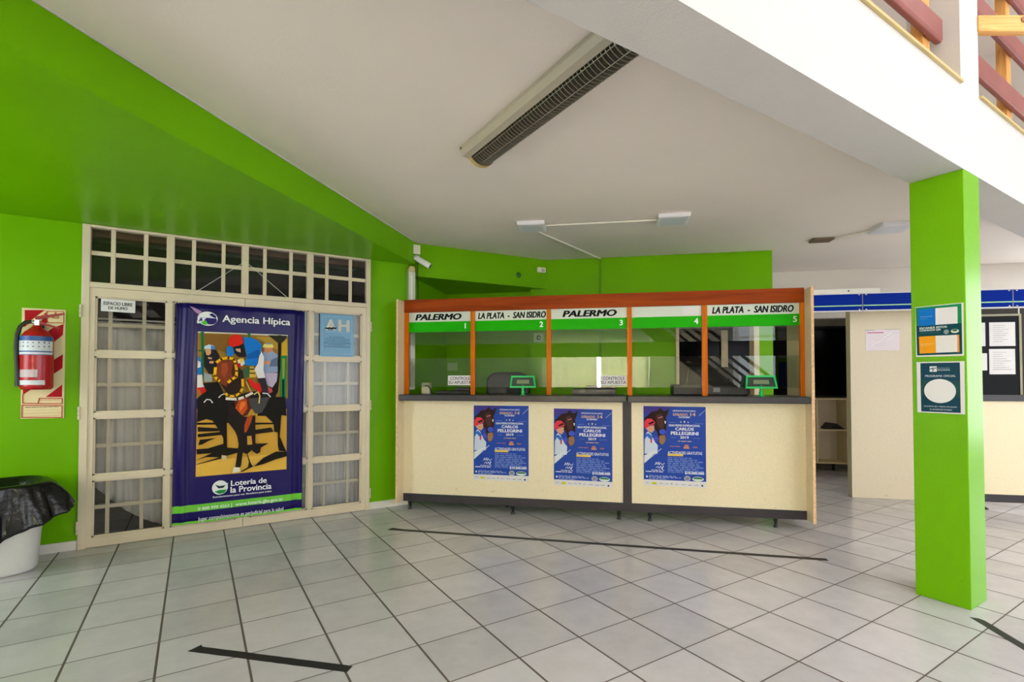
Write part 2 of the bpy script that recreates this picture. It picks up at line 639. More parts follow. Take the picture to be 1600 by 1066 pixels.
# far white wall behind the passage
mb = box(2.0, 5.45, 2.50, 2.62, 2.12, ZC - 0.002).box(5.45, 7.4, 2.50, 2.62, 0, ZC - 0.002).box(2.0, 6.0, 3.9, 4.0, 0, ZC - 0.002).box(5.9, 6.0, 2.62, 3.9, 0, ZC - 0.002).box(2.0, 2.1, 1.45, 3.9, 0, ZC - 0.002)
put(struct('wall_far', mb, WHITEWALL), CF_LOC, CF_R)
# cream partition between passage and next booth
mb = box(4.61, 5.6, 1.365, 1.47, 0, 2.14)
put(struct('wall_partition', mb, CREAM2, bevel=0.004), CF_LOC, CF_R)
# room behind the glazed door
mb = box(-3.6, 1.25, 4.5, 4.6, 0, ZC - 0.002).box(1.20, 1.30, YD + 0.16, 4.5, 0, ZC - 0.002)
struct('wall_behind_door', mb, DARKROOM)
# hall shell behind the camera
struct('wall_side', box(-3.75, -3.6, -7.1, -6.95, 0, 6.2).box(-3.75, -3.6, -6.95, -3.15, 0, 0.9).box(-3.75, -3.6, -6.95, -3.15, 2.25, 6.2).box(-3.75, -3.6, -3.15, 0.45, 0, 6.2).box(-3.75, -3.6, 0.45, 2.25, 0, 0.55).box(-3.75, -3.6, 0.45, 2.25, 2.45, 6.2).box(-3.75, -3.6, 2.25, 5.9, 0, 6.2), WHITEWALL)
struct('wall_front', box(-3.6, -0.9, -7.15, -7.0, 0, 6.2).box(7.7, 9.5, -7.15, -7.0, 0, 6.2).box(-0.9, 7.7, -7.15, -7.0, 0, 0.5).box(-0.9, 7.7, -7.15, -7.0, 4.1, 6.2), WHITEWALL)
struct('wall_right', box(9.5, 9.65, -7.15, -3.7, 0, 6.2).box(9.5, 9.65, -3.7, 1.3, 2.75, 6.2).box(9.5, 9.65, -3.7, 1.3, 0, 0.35).box(9.5, 9.65, 1.3, 5.9, 0, 6.2), WHITEWALL)
struct('wall_upper', box(-3.6, 9.5, 2.6, 2.7, 2.98, 6.2), WHITEWALL)
struct('ceiling_upper', box(-3.7, 9.6, -7.1, 5.9, 6.2, 6.3), CEIL)
# balcony beam, its fascia, pillar and the upper column
struct('trim_5', box(-3.6, 9.5, -1.32, -1.058, ZB, 3.015), FASCIA)
PX0, PX1, PY0, PY1 = 3.143, 3.395, -1.32, -1.057
struct('pillar', box(PX0, PX1, PY0, PY1, 0, ZB), PILLAR, bevel=0.004)
struct('pillar_upper', box(3.135, 3.43, -1.318, -1.06, 3.015, 6.2), FASCIA)
# skirting boards
struct('baseboard_left', box(-3.6, -1.337, YD - 0.012, YD, 0, 0.07).box(0.91, 1.312, YD - 0.012, YD, 0, 0.07), SKIRT)

# ------------------------------------------------------------------ glazed double door
door = thing('door_1', None, None, (0, 0, 0), kind='structure')
yf0, yf1 = YD - 0.03, YD + 0.05
mb = box(-1.335, -1.285, yf0, yf1, 0, ZB - 0.002).box(0.865, 0.905, yf0, yf1, 0, ZB - 0.002).box(-1.285, 0.865, yf0, yf1, 2.030, 2.072).box(-1.285, 0.865, yf0, yf1, ZB - 0.022, ZB - 0.002)
mb.build('frame', ENAMEL, door, bevel=0.004)
mb = MB()
for xa in (-0.768, -0.216, 0.332):
    mb.box(xa - 0.028, xa + 0.028, yf0, yf1, 2.072, ZB - 0.022)
mb.build('transom_mullions', ENAMEL, door, bevel=0.004)
mb = MB()
for xa in (-1.147, -0.936, -0.604, -0.384, -0.056, 0.164, 0.487, 0.71):
    mb.box(xa - 0.015, xa + 0.015, YD - 0.004, YD + 0.016, 2.072, ZB - 0.022)
mb.box(-1.285, 0.865, YD - 0.002, YD + 0.014, 2.288, 2.322)
mb.build('transom_grille', ENAMEL, door, bevel=0.002)
box(-1.285, 0.865, YD + 0.022, YD + 0.027, 2.072, ZB - 0.022).build('transom_pane', DOORGLASS, door)


def leaf(xa, xb, hinge_left):
    """one door leaf between xa and xb"""
    so, si = 0.080, 0.052
    xl, xr = (xa + so, xb - si) if hinge_left else (xa + si, xb - so)
    mb = MB()
    mb.box(xa, xl, YD - 0.02, YD + 0.03, 0.006, 2.028).box(xr, xb, YD - 0.02, YD + 0.03, 0.006, 2.028)
    mb.box(xl, xr, YD - 0.02, YD + 0.03, 0.006, 0.078).box(xl, xr, YD - 0.02, YD + 0.03, 1.962, 2.028)
    xm = -0.768 if hinge_left else 0.340
    mb.box(xm - 0.019, xm + 0.019, YD - 0.018, YD + 0.028, 0.078, 1.962)
    for z in (1.510, 1.028, 0.539):
        mb.box(xl, xr, YD - 0.0165, YD + 0.0265, z - 0.019, z + 0.019)
    # glazing beads
    for cx0, cx1 in ((xl, xm - 0.019), (xm + 0.019, xr)):
        for z0, z1 in ((0.078, 0.520), (0.558, 1.009), (1.047, 1.491), (1.529, 1.962)):
            for b in ((cx0, cx0 + 0.013, z0, z1), (cx1 - 0.013, cx1, z0, z1), (cx0, cx1, z0, z0 + 0.013), (cx0, cx1, z1 - 0.013, z1)):
                mb.box(b[0], b[1], YD - 0.008, YD + 0.018, b[2], b[3])
    o = mb.build('leaf', ENAMEL, door)
    g = MB()
    vs = (-1.1625, -0.943, -0.60, -0.39) if hinge_left else (-0.05, 0.165, 0.480, 0.7015)
    for x in vs:
        g.box(x - 0.013, x + 0.013, YD + 0.028, YD + 0.044, 0.078, 1.962)
    for z in (1.743, 1.267, 0.784, 0.303):
        g.box(xl, xr, YD + 0.030, YD + 0.042, z - 0.015, z + 0.015)
    g.build('grille', ENAMEL, o, bevel=0.002)
    box(xl, xr, YD + 0.004, YD + 0.008, 0.078, 1.962).build('pane', DOORGLASS, o)
    hx = xa - 0.004 if hinge_left else xb + 0.006
    for z in (1.84, 1.05, 0.17):
        h = MB()
        for k in range(3):
            h.tube([(hx, YD - 0.034, z - 0.05 + k * 0.034), (hx, YD - 0.034, z - 0.02 + k * 0.034)], 0.009, 10)
        h.build('hinge', ENAMEL, o)


leaf(-1.332, -0.217, True)
leaf(-0.213, 0.902, False)
# sill under the doors
struct('trim_6', box(-1.335, 0.905, YD - 0.005, YD + 0.06, 0, 0.005), ENAMEL)


def curtain(name, label, x0, x1, y, z0, z1, m, seed, amp=0.009, waves=18, group=None, swoop=None, axis='x'):
    rnd = random.Random(seed)
    nx, nz = waves * 6, 14
    mb = MB()
    ph = [rnd.uniform(0, 6) for _ in range(4)]
    v = []
    for j in range(nz + 1):
        t = j / nz
        for i in range(nx + 1):
            u = i / nx
            x = x0 + (x1 - x0) * u
            z = z1 + (z0 - z1) * t
            w = math.sin(u * waves * 2 * PI + ph[0] + 0.5 * math.sin(u * 9 + ph[1])) * amp + math.sin(u * waves * 0.83 * PI + ph[2]) * amp * 0.5
            yy = y + w * (0.6 + 0.4 * t)
            if swoop:
                zz = swoop(u, t, z)
                z = zz
            v.append((x, yy, z) if axis == 'x' else (yy, x, z))
    f = []
    for j in range(nz):
        for i in range(nx):
            a = j * (nx + 1) + i
            f.append((a, a + 1, a + nx + 2, a + nx + 1))
    mb.add(v, f, 0, True)
    o = mb.build(name, m)
    so = o.modifiers.new('thickness', 'SOLIDIFY')
    so.thickness = 0.002
    tag(o, label, 'curtain', group)
    return o


def lift(u, t, z):
    # lower corner of the curtain drawn up towards the hinge side
    h = max(0.0, 0.62 - u) / 0.62
    return z + (0.42 * h * h) * t


curtain('curtain', 'grey voile curtain behind the left door leaf, its lower corner drawn up', -1.27, -0.24, YD + 0.13, 0.05, 1.78, CURTAIN, 3, waves=17, swoop=lift)
curtain('curtain', 'grey voile curtain hanging straight behind the right door leaf', -0.19, 0.86, YD + 0.13, 0.04, 2.0, CURTAIN, 8, waves=20)
mb = MB().box(-1.33, 0.90, 2.915, 3.0, 2.38, ZB)
struct('trim_7', box(-1.6, 1.2, 3.02, 3.14, 2.50, ZC - 0.003), ROSE)
tag(MB().tube([(-1.30, YD + 0.13, 1.80), (-0.24, YD + 0.13, 1.80)], 0.008, 8).build('curtain_rod', CABLEWHITE), 'thin rod carrying the curtain of the left door leaf', 'curtain rod')
tag(MB().tube([(-0.19, YD + 0.13, 2.02), (0.88, YD + 0.13, 2.02)], 0.008, 8).build('curtain_rod', CABLEWHITE), 'thin rod carrying the curtain of the right door leaf', 'curtain rod')

# ------------------------------------------------------------------ banner on the door
ban = thing('banner', 'purple hanging banner with a horse race photo on the double door', 'banner', (0, 0, 0))
YB = YD - 0.05
BL_, BR_, BT_, BB_ = (-0.722, 0.279, 1.952, 0.098)


def ban_y(x, z):
    u = (x - BL_) / (BR_ - BL_)
    e = max(0.0, (0.16 - u) / 0.16) + max(0.0, (u - 0.885) / 0.115)
    w = math.sin(u * 62 + 0.7 * math.sin(z * 2.1)) * 0.011 * min(1, e * 1.6)
    top = max(0.0, (z - 1.86) / 0.1)
    w += top * 0.006 * math.sin(u * 26 + 1.0)
    bot = max(0.0, (0.30 - z) / 0.2)
    w += bot * 0.004 * math.sin(u * 15)
    return YB + w - 0.006 * (1 - min(1, e))


def ban_grid(x0, x1, z0, z1, off, nx, nz, mi, mb, taper=True):
    v, f = [], []
    for j in range(nz + 1):
        for i in range(nx + 1):
            x = x0 + (x1 - x0) * i / nx
            z = z0 + (z1 - z0) * j / nz
            sl = (1 - (z - BB_) / (BT_ - BB_)) * -0.012
            v.append((x + sl, ban_y(x, z) - off, z))
    for j in range(nz):
        for i in range(nx):
            a = j * (nx + 1) + i
            f.append((a, a + 1, a + nx + 2, a + nx + 1))
    mb.add(v, f, mi, True)


mb = MB()
ban_grid(BL_, BR_, BB_, BT_, 0, 150, 40, 0, mb)
sh = mb.build('sheet', BANNERM, ban)
sh.modifiers.new('thickness', 'SOLIDIFY').thickness = 0.0015
mb = MB()
ban_grid(BL_, BR_, 0.194, 0.253, 0.0012, 150, 3, 0, mb)
ban_grid(BL_ + 0.002, BR_ - 0.002, BB_, BB_ + 0.018, 0.0012, 150, 1, 0, mb)
mb.build('green_band', BANDG, ban)['label'] = 'bright green stripes near the foot of the banner'
mb = MB()
for xa in (-0.712, 0.268):
    mb.tube([(xa, YB - 0.004, 1.945), (-0.216, YB + 0.012, 2.36)], 0.0022, 6)
mb.build('cord', CABLEWHITE, ban)
P = Print(YB - 0.0235, 0.0003)
P.poly((150, 112, 44), (-0.5688,1.7153),(0.1312,1.7164),(0.1327,1.5339),(0.1361,1.1322),(-0.5731,1.1468))
P.poly((132, 92, 34), (-0.5213,1.6978),(-0.3320,1.7003),(-0.3080,1.5229),(-0.4290,1.5638),(-0.5150,1.6048))
P.poly((214, 206, 196), (-0.5688,1.7141),(0.1312,1.7164),(0.1313,1.7016),(-0.1395,1.7040),(-0.3320,1.7054),(-0.5687,1.7017))
P.poly((176, 140, 56), (-0.1393,1.6897),(0.0501,1.6914),(0.0451,1.5782),(-0.0570,1.6408))
# sandy track
P.poly((204, 156, 58), (-0.5684,1.0610),(0.1287,1.0393),(0.1308,0.4875),(-0.5717,0.4891))
P.poly((222, 176, 72), (-0.5674,0.6093),(0.1294,0.6424),(0.1308,0.4875),(-0.5717,0.4891))
# gate structure
P.poly((22, 104, 54), (-0.5489,1.7120),(-0.5241,1.7132),(-0.5203,1.5052),(-0.5274,1.2819),(-0.5353,1.2820),(-0.5403,1.5047))
P.poly((18, 96, 50), (-0.5671,1.5597),(-0.4342,1.5449),(-0.4341,1.5323),(-0.5670,1.5473))
P.poly((30, 120, 60), (-0.1971,1.7163),(-0.1742,1.7174),(-0.1738,1.6785),(-0.1910,1.6777))
P.poly((26, 22, 14), (0.0500,1.7114),(0.0773,1.7126),(0.0737,1.4259),(0.0544,1.2001),(0.0073,1.0914),(-0.0755,1.0935),(0.0352,1.3327),(0.0517,1.5120))
P.poly((40, 40, 24), (-0.0339,1.7075),(0.1294,1.7083),(0.0870,1.6462),(0.0506,1.6382))
P.poly((200, 164, 40), (0.0810,1.6393),(0.1265,1.6813),(0.1309,1.5272),(0.0819,1.5260))
P.poly((24, 128, 62), (0.0728,1.5258),(0.1248,1.5237),(0.1193,1.0885),(0.0705,1.0898))
P.poly((140, 150, 50), (0.0852,1.4994),(0.1097,1.4999),(0.1051,1.3195),(0.0898,1.3195))
P.poly((14, 28, 16), (0.0869,1.3062),(0.1052,1.3062),(0.1052,1.0929),(0.0906,1.0933))
# helper on the left
P.poly((30, 30, 34), (-0.5248,1.5299),(-0.5040,1.5616),(-0.4344,1.5637),(-0.4068,1.5078),(-0.4329,1.4194),(-0.4323,1.3567),(-0.4858,1.3565),(-0.5210,1.4183))
P.poly((208, 150, 110), (-0.5146,1.5644),(-0.4721,1.5657),(-0.4706,1.5313),(-0.4875,1.5122),(-0.5062,1.5180))
P.poly((196, 214, 232), (-0.5226,1.5672),(-0.5202,1.5890),(-0.4858,1.6070),(-0.4509,1.5976),(-0.4388,1.5667),(-0.4710,1.5676))
P.poly((60, 128, 200), (-0.4735,1.6000),(-0.4455,1.5916),(-0.4388,1.5667),(-0.4710,1.5676))
P.poly((214, 156, 112), (-0.4927,1.4996),(-0.4633,1.4940),(-0.4658,1.4802),(-0.4915,1.4841))
P.poly((214, 156, 112), (-0.4827,1.4624),(-0.4496,1.4661),(-0.4547,1.4442),(-0.4815,1.4468))
P.poly((150, 156, 160), (-0.5204,1.3687),(-0.4617,1.3441),(-0.4611,1.2879),(-0.5196,1.2881))
# rider at the left edge
P.poly((20, 110, 176), (-0.5655,1.5072),(-0.5465,1.4922),(-0.5352,1.4181),(-0.5333,1.3438),(-0.5690,1.3468))
P.poly((224, 216, 224), (-0.5661,1.4671),(-0.5461,1.4551),(-0.5456,1.4118),(-0.5681,1.4054))
P.poly((226, 218, 214), (-0.5690,1.3468),(-0.5334,1.3488),(-0.5301,1.2881),(-0.5111,1.2385),(-0.5479,1.2314),(-0.5689,1.2390))
P.poly((190, 30, 30), (-0.5689,1.2390),(-0.5033,1.2458),(-0.4975,1.2073),(-0.5264,1.1891),(-0.5607,1.2081))
P.poly((200, 90, 30), (-0.5713,1.2267),(-0.5478,1.2203),(-0.5313,1.1583),(-0.5471,1.1555))
# helper on the right
P.poly((140, 156, 190), (-0.0710,1.5550),(0.0031,1.5670),(0.0467,1.5318),(0.0481,1.3725),(-0.0663,1.3652))
P.poly((96, 110, 140), (-0.0051,1.4843),(0.0469,1.5119),(0.0476,1.4256),(-0.0195,1.4247))
P.poly((204, 132, 90), (-0.0654,1.5945),(0.0100,1.5937),(0.0031,1.5637),(-0.0384,1.5441),(-0.0622,1.5618))
P.poly((224, 214, 120), (-0.0772,1.5974),(-0.0657,1.6273),(0.0026,1.6265),(0.0160,1.5972),(-0.0329,1.5923))
P.poly((130, 150, 170), (-0.0540,1.6343),(-0.0095,1.6373),(-0.0064,1.6242),(-0.0568,1.6224))
P.poly((214, 144, 100), (-0.0702,1.4765),(-0.0140,1.4709),(-0.0167,1.4445),(-0.0670,1.4438))
P.poly((182, 170, 196), (-0.0633,1.3652),(0.0482,1.3659),(0.0416,1.2930),(0.0061,1.2337),(-0.0536,1.2670))
# dark horses and shade on the track
P.poly((24, 20, 16), (-0.5300,1.2758),(-0.4153,1.2878),(-0.3370,1.1002),(-0.5726,1.1062),(-0.5472,1.1709),(-0.5002,1.2073))
P.poly((24, 20, 16), (-0.5622,1.1608),(-0.2784,1.1554),(-0.2762,0.9279),(-0.2513,0.8646),(-0.2320,0.7667),(-0.2492,0.6575),(-0.2723,0.5356),(-0.2480,0.5299),(-0.2813,0.5330),(-0.2730,0.6043),(-0.2561,0.7407),(-0.2755,0.8590),(-0.3244,0.9369),(-0.3482,0.9312),(-0.3426,0.6784),(-0.3692,0.6668),(-0.3735,0.8030),(-0.4126,0.8867),(-0.4541,0.9562),(-0.5004,0.9717),(-0.5683,0.9479))
P.poly((24, 20, 16), (-0.1117,1.1523),(0.1145,1.1481),(0.1260,0.9744),(0.0829,0.9832),(0.0714,0.7901),(0.1051,0.7018),(0.1287,0.6497),(0.0660,0.6616),(0.0558,0.7052),(0.0548,0.8268),(0.0254,0.8356),(0.0182,0.9144),(-0.0467,0.9810),(-0.1101,0.9835))
P.poly((28, 22, 14), (-0.5683,0.9446),(-0.4306,0.9383),(-0.4305,0.9228),(-0.5681,0.9266))
P.poly((28, 22, 14), (-0.5622,0.9077),(-0.4126,0.8901),(-0.4036,0.8645),(-0.5590,0.8676))
P.poly((28, 22, 14), (-0.5616,0.8478),(-0.3888,0.8583),(-0.3826,0.8308),(-0.5585,0.8210))
P.poly((28, 22, 14), (-0.5441,0.8002),(-0.4293,0.8065),(-0.4869,0.7832),(-0.5266,0.7591),(-0.5549,0.7543))
P.poly((28, 22, 14), (-0.5686,0.7221),(-0.4862,0.7228),(-0.3701,0.7552),(-0.3519,0.7199),(-0.2497,0.7058),(-0.2555,0.6717),(-0.3807,0.6405),(-0.4969,0.6500),(-0.5704,0.6294),(-0.4570,0.6803),(-0.5654,0.6787))
P.poly((28, 22, 14), (-0.5701,0.5962),(-0.3983,0.6420),(-0.3806,0.6304),(-0.5644,0.5924))
P.poly((28, 22, 14), (-0.1347,0.9249),(0.0182,0.9179),(0.0183,0.9037),(-0.1345,0.9074))
P.poly((32, 26, 20), (-0.1278,0.8615),(-0.0008,0.8761),(0.0189,0.8359),(-0.1275,0.8230))
P.poly((32, 26, 20), (-0.1516,0.7406),(-0.0189,0.7352),(-0.0823,0.7007),(-0.0882,0.6590),(-0.1133,0.6469),(-0.1510,0.6777))
P.poly((28, 22, 14), (-0.1373,0.5371),(-0.0624,0.6077),(0.0400,0.6564),(0.1294,0.6496),(0.1298,0.6064),(0.0341,0.5856),(-0.0619,0.5513))
P.poly((28, 22, 14), (-0.2477,0.4989),(-0.1745,0.5405),(-0.1497,0.5382),(-0.2233,0.5000))
# centre horse body
P.poly((34, 26, 22), (-0.3490,1.2054),(-0.3043,1.1540),(-0.2261,1.1845),(-0.1521,1.2028),(-0.0765,1.2018),(-0.0171,1.1616),(-0.0461,1.0928),(-0.3535,1.1006))
P.poly((92, 42, 22), (-0.2963,1.1351),(-0.2784,1.1554),(-0.1680,1.1534),(-0.1548,1.0691),(-0.1912,0.9936),(-0.2280,0.9811),(-0.2769,1.0037))
P.poly((186, 72, 20), (-0.2539,1.1342),(-0.1988,1.1365),(-0.1918,1.0493),(-0.2281,0.9950),(-0.2648,1.0032),(-0.2865,1.0591))
P.poly((224, 112, 40), (-0.2415,1.1132),(-0.2047,1.1123),(-0.2105,1.0777),(-0.2528,1.0235),(-0.2533,1.0720))
P.poly((74, 70, 70), (-0.1803,1.1396),(-0.0162,1.1505),(-0.0475,1.0661),(-0.0788,1.0105),(-0.1292,1.0053),(-0.1672,1.0695))
P.poly((34, 26, 22), (-0.3321,1.1153),(-0.2528,1.0166),(-0.2219,0.9808),(-0.1787,0.9792),(-0.1290,0.9912),(-0.1267,0.7459),(-0.1078,0.7306),(-0.1880,0.6527),(-0.1625,0.5741),(-0.1435,0.5376),(-0.1867,0.5207),(-0.1749,0.5822),(-0.1941,0.6532),(-0.2250,0.6694),(-0.2361,0.5598),(-0.2480,0.5334),(-0.2784,0.5430),(-0.2555,0.6717),(-0.2503,0.7679),(-0.2876,0.8596),(-0.3484,0.9517))
P.poly((176, 72, 30), (-0.1911,0.9796),(-0.1478,0.9954),(-0.1628,0.9296),(-0.1960,0.8477),(-0.2144,0.8418),(-0.2150,0.9042))
P.poly((200, 150, 60), (-0.1926,0.8093),(-0.1585,0.8108),(-0.1503,0.7335),(-0.1887,0.7326))
P.poly((226, 220, 200), (-0.2935,0.5478),(-0.2481,0.5402),(-0.2404,0.5051),(-0.3020,0.4973))
P.poly((210, 190, 150), (-0.3856,0.6579),(-0.3513,0.6518),(-0.3450,0.6206),(-0.3834,0.6204))
# horse head with yellow bridle
P.poly((44, 28, 22), (-0.3076,1.4847),(-0.2336,1.3706),(-0.2213,1.2679),(-0.2374,1.1847),(-0.3044,1.1603),(-0.3488,1.1864),(-0.3934,1.2688))
P.poly((128, 54, 26), (-0.4252,1.4572),(-0.3574,1.4837),(-0.2907,1.4595),(-0.2841,1.3575),(-0.3058,1.3065),(-0.3443,1.2812),(-0.3549,1.2434),(-0.3880,1.2688),(-0.4211,1.3192),(-0.4327,1.3943))
P.poly((84, 34, 18), (-0.3072,1.4465),(-0.2872,1.4468),(-0.2841,1.3575),(-0.3058,1.3065),(-0.3176,1.3701))
P.poly((160, 70, 34), (-0.3953,1.4451),(-0.3515,1.4521),(-0.3400,1.3953),(-0.3721,1.3192),(-0.3945,1.3695))
P.line((238, 178, 16), 0.022, (-0.4382,1.4068),(-0.4428,1.3379),(-0.4209,1.3035),(-0.4100,1.2972))
P.line((238, 178, 16), 0.022, (-0.4279,1.4571),(-0.3956,1.4829),(-0.3410,1.4967),(-0.2992,1.4817),(-0.2861,1.4468),(-0.2787,1.3831),(-0.2805,1.3320),(-0.3169,1.3065),(-0.3388,1.2844))
P.line((232, 170, 16), 0.020, (-0.2330,1.3065),(-0.2294,1.2359),(-0.2488,1.1913),(-0.2877,1.1632),(-0.3376,1.1641),(-0.3571,1.1834))
P.line((226, 216, 200), 0.022, (-0.3539,1.1423),(-0.2707,1.1342),(-0.2145,1.1555),(-0.1577,1.1867))
P.line((226, 216, 200), 0.008, (-0.4112,1.1529),(-0.3925,1.1745),(-0.3707,1.1836))
P.line((206, 160, 70), 0.010, (-0.2044,1.2871),(-0.1693,1.2030))
# jockey
P.poly((226, 222, 224), (-0.0946,1.5740),(-0.0646,1.5093),(-0.0695,1.3979),(-0.0541,1.3227),(-0.1126,1.3181),(-0.1424,1.3972),(-0.1139,1.4496))
P.poly((14, 116, 204), (-0.2309,1.6792),(-0.1738,1.6785),(-0.1158,1.6549),(-0.0832,1.6136),(-0.0914,1.5414),(-0.1114,1.5017),(-0.1195,1.4365),(-0.1426,1.4264),(-0.2172,1.4351),(-0.2345,1.4605),(-0.2063,1.4803),(-0.2039,1.5255),(-0.2187,1.5895))
P.poly((10, 92, 172), (-0.2039,1.5255),(-0.1121,1.5735),(-0.0914,1.5414),(-0.1114,1.5017),(-0.1949,1.4870))
P.poly((20, 118, 200), (-0.3556,1.5851),(-0.3310,1.6050),(-0.3029,1.5677),(-0.2997,1.5231),(-0.3300,1.5065),(-0.3566,1.5185))
P.poly((30, 26, 30), (-0.3086,1.5866),(-0.2304,1.6213),(-0.2094,1.5060),(-0.2631,1.5048),(-0.2942,1.5360))
P.poly((220, 160, 130), (-0.2918,1.5744),(-0.2526,1.5788),(-0.2494,1.5436),(-0.2804,1.5556))
P.poly((214, 34, 20), (-0.3423,1.6236),(-0.3400,1.6682),(-0.3042,1.6965),(-0.2594,1.6986),(-0.2337,1.6695),(-0.2304,1.6278),(-0.2584,1.6043),(-0.3087,1.5917),(-0.3309,1.5954))
P.poly((230, 216, 190), (-0.2741,1.4790),(-0.2291,1.4927),(-0.2173,1.4479),(-0.2397,1.4219),(-0.2681,1.4471))
P.poly((230, 190, 60), (-0.2601,1.4889),(-0.2319,1.4927),(-0.2316,1.4606),(-0.2542,1.4570))
P.poly((180, 26, 34), (-0.2821,1.4469),(-0.2513,1.4506),(-0.2481,1.4154),(-0.2734,1.4119))
P.poly((60, 96, 62), (-0.2337,1.3835),(-0.2056,1.4159),(-0.1771,1.4162),(-0.1791,1.3322),(-0.2161,1.3193),(-0.2276,1.3386))
P.poly((206, 168, 60), (-0.1771,1.4227),(-0.1484,1.4231),(-0.1214,1.3259),(-0.1791,1.3245))
P.poly((24, 20, 14), (-0.1770,1.4033),(-0.1424,1.4037),(-0.1394,1.3940),(-0.1769,1.3936))
P.poly((24, 20, 14), (-0.1778,1.3678),(-0.1334,1.3681),(-0.1316,1.3583),(-0.1777,1.3581))
P.poly((210, 26, 26), (-0.1961,1.3097),(-0.1703,1.3096),(-0.1296,1.2739),(-0.0947,1.2738),(-0.0795,1.2084),(-0.0939,1.1825),(-0.1233,1.2154),(-0.1582,1.2417))
P.poly((46, 42, 46), (-0.1184,1.3161),(-0.0541,1.3227),(-0.0357,1.2472),(-0.0292,1.1815),(-0.0526,1.1623),(-0.0761,1.1627),(-0.0797,1.2280))
P.poly((196, 70, 80), (-0.0326,1.2341),(0.0002,1.2272),(0.0064,1.1942),(-0.0232,1.1815))
P.line((230, 226, 220), 0.009, (-0.0734,1.1855),(-0.0351,1.1816),(-0.0111,1.1517))
P.line((230, 206, 120), 0.010, (-0.1403,1.1768),(-0.1115,1.1990),(-0.0966,1.1630),(-0.1018,1.0981))
P.line((230, 226, 220), 0.008, (-0.5177,1.1147),(-0.4995,1.1391),(-0.4728,1.1354),(-0.4566,1.1101))
P.build('race_photo', ban)['label'] = 'photo of a brown racehorse ridden by a jockey in blue with a red cap'
P = Print(YB - 0.0230, 0.0003)
P.line_text((236, 236, 240), 'Agencia Hípica', (-0.3905,1.8221),(0.1521,1.8308), 0.079, bold=0.022)
P.build('heading_lettering', ban)
P = Print(YB - 0.0230, 0.0003)
P.ell((232, 232, 236), (-0.5731,1.8873),(-0.4252,1.7661))
P.ell((46, 36, 110), (-0.5244,1.8513),(-0.4305,1.7778))
P.poly((232, 232, 236), (-0.5619,1.8488),(-0.5164,1.8864),(-0.4484,1.8563),(-0.4396,1.8320),(-0.5075,1.8346),(-0.5322,1.8016),(-0.5694,1.7797),(-0.5779,1.7939))
P.poly((38, 30, 100), (-0.4892,1.8635),(-0.4656,1.8750),(-0.4355,1.8522),(-0.4396,1.8320),(-0.4738,1.8497))
P.poly((38, 30, 100), (-0.5655,1.7996),(-0.5493,1.8320),(-0.5243,1.8395),(-0.5340,1.8093))
P.ell((232, 232, 236), (-0.5410,1.8355),(-0.5240,1.8139))
P.poly((72, 190, 44), (-0.5489,1.7957),(-0.5114,1.8107),(-0.4985,1.7888),(-0.5068,1.7735),(-0.5320,1.7760))
P.poly((170, 130, 180), (-0.6286,1.9243),(-0.5998,1.9147),(-0.5415,1.8846),(-0.5620,1.8586),(-0.5912,1.8811))
P.build('horse_emblem', ban)
P = Print(YB - 0.0230, 0.0003)
P.ell((228, 232, 232), (-0.4524,0.4404),(-0.3339,0.3189))
P.poly((30, 140, 66), (-0.4354,0.3475),(-0.3960,0.3595),(-0.3416,0.3575),(-0.3596,0.3313),(-0.3957,0.3242))
P.poly((40, 60, 60), (-0.4280,0.4067),(-0.3964,0.3928),(-0.3511,0.3962),(-0.3691,0.3742),(-0.4052,0.3730))
P.line((228, 232, 232), 0.006, (-0.3559,0.4144),(-0.3330,0.4067))
P.build('bird_emblem', ban)
P = Print(YB - 0.0230, 0.0003)
P.poly(BANNERM, (-0.3151,0.4552),(-0.0296,0.4259),(-0.0290,0.3585),(-0.3144,0.3900))
P.line_text((238, 238, 242), 'Lotería de', (-0.3119,0.4118),(-0.0313,0.4011), 0.047, bold=0.022)
P.build('title_lettering', ban)
P = Print(YB - 0.0230, 0.0003)
P.poly(BANNERM, (-0.3164,0.3986),(0.0105,0.3629),(0.0112,0.2887),(-0.3157,0.3272))
P.line_text((238, 238, 242), 'la Provincia', (-0.3141,0.3564),(0.0087,0.3424), 0.0525, bold=0.022)
P.build('title_lettering', ban)
P = Print(YB - 0.0230, 0.0003)
P.line_text((220, 220, 232), 'Entretenimiento para vos. Beneficios para todos', (-0.4447,0.3053),(0.0091,0.2955), 0.02, bold=0.03)
P.build('slogan_lettering', ban)
P = Print(YB - 0.0230, 0.0003)
P.line_text((236, 244, 236), '0 800 999 4263', (-0.5519,0.2206),(-0.3219,0.2148), 0.025, bold=0.02)
P.build('phone_lettering', ban)
P = Print(YB - 0.0230, 0.0003)
P.line_text((236, 244, 236), '|  www.loteria.gba.gov.ar', (-0.3063,0.2170),(0.1040,0.2139), 0.039, bold=0.02)
P.build('address_lettering', ban)
P = Print(YB - 0.0230, 0.0003)
P.line_text((232, 232, 242), 'Jugar compulsivamente es perjudicial para la salud', (-0.5509,0.1268),(0.1078,0.1254), 0.043, bold=0.01)
P.build('warning_lettering', ban)

# ------------------------------------------------------------------ small signs on the door
def card(name, label, cat, corners, y, m=PAPER, th=0.003, group=None, loc=(0, 0, 0), rz=0.0):
    t = thing(name, label, cat, loc, rz, group)
    MB().add([(p[0], y, p[1]) for p in corners] + [(p[0], y + th, p[1]) for p in corners],
             [(0, 1, 2, 3)] + [(7, 6, 5, 4)] + [((i + 1) % 4, i, 4 + i, 4 + (i + 1) % 4) for i in range(4)]).build('sheet', m, t)
    return t


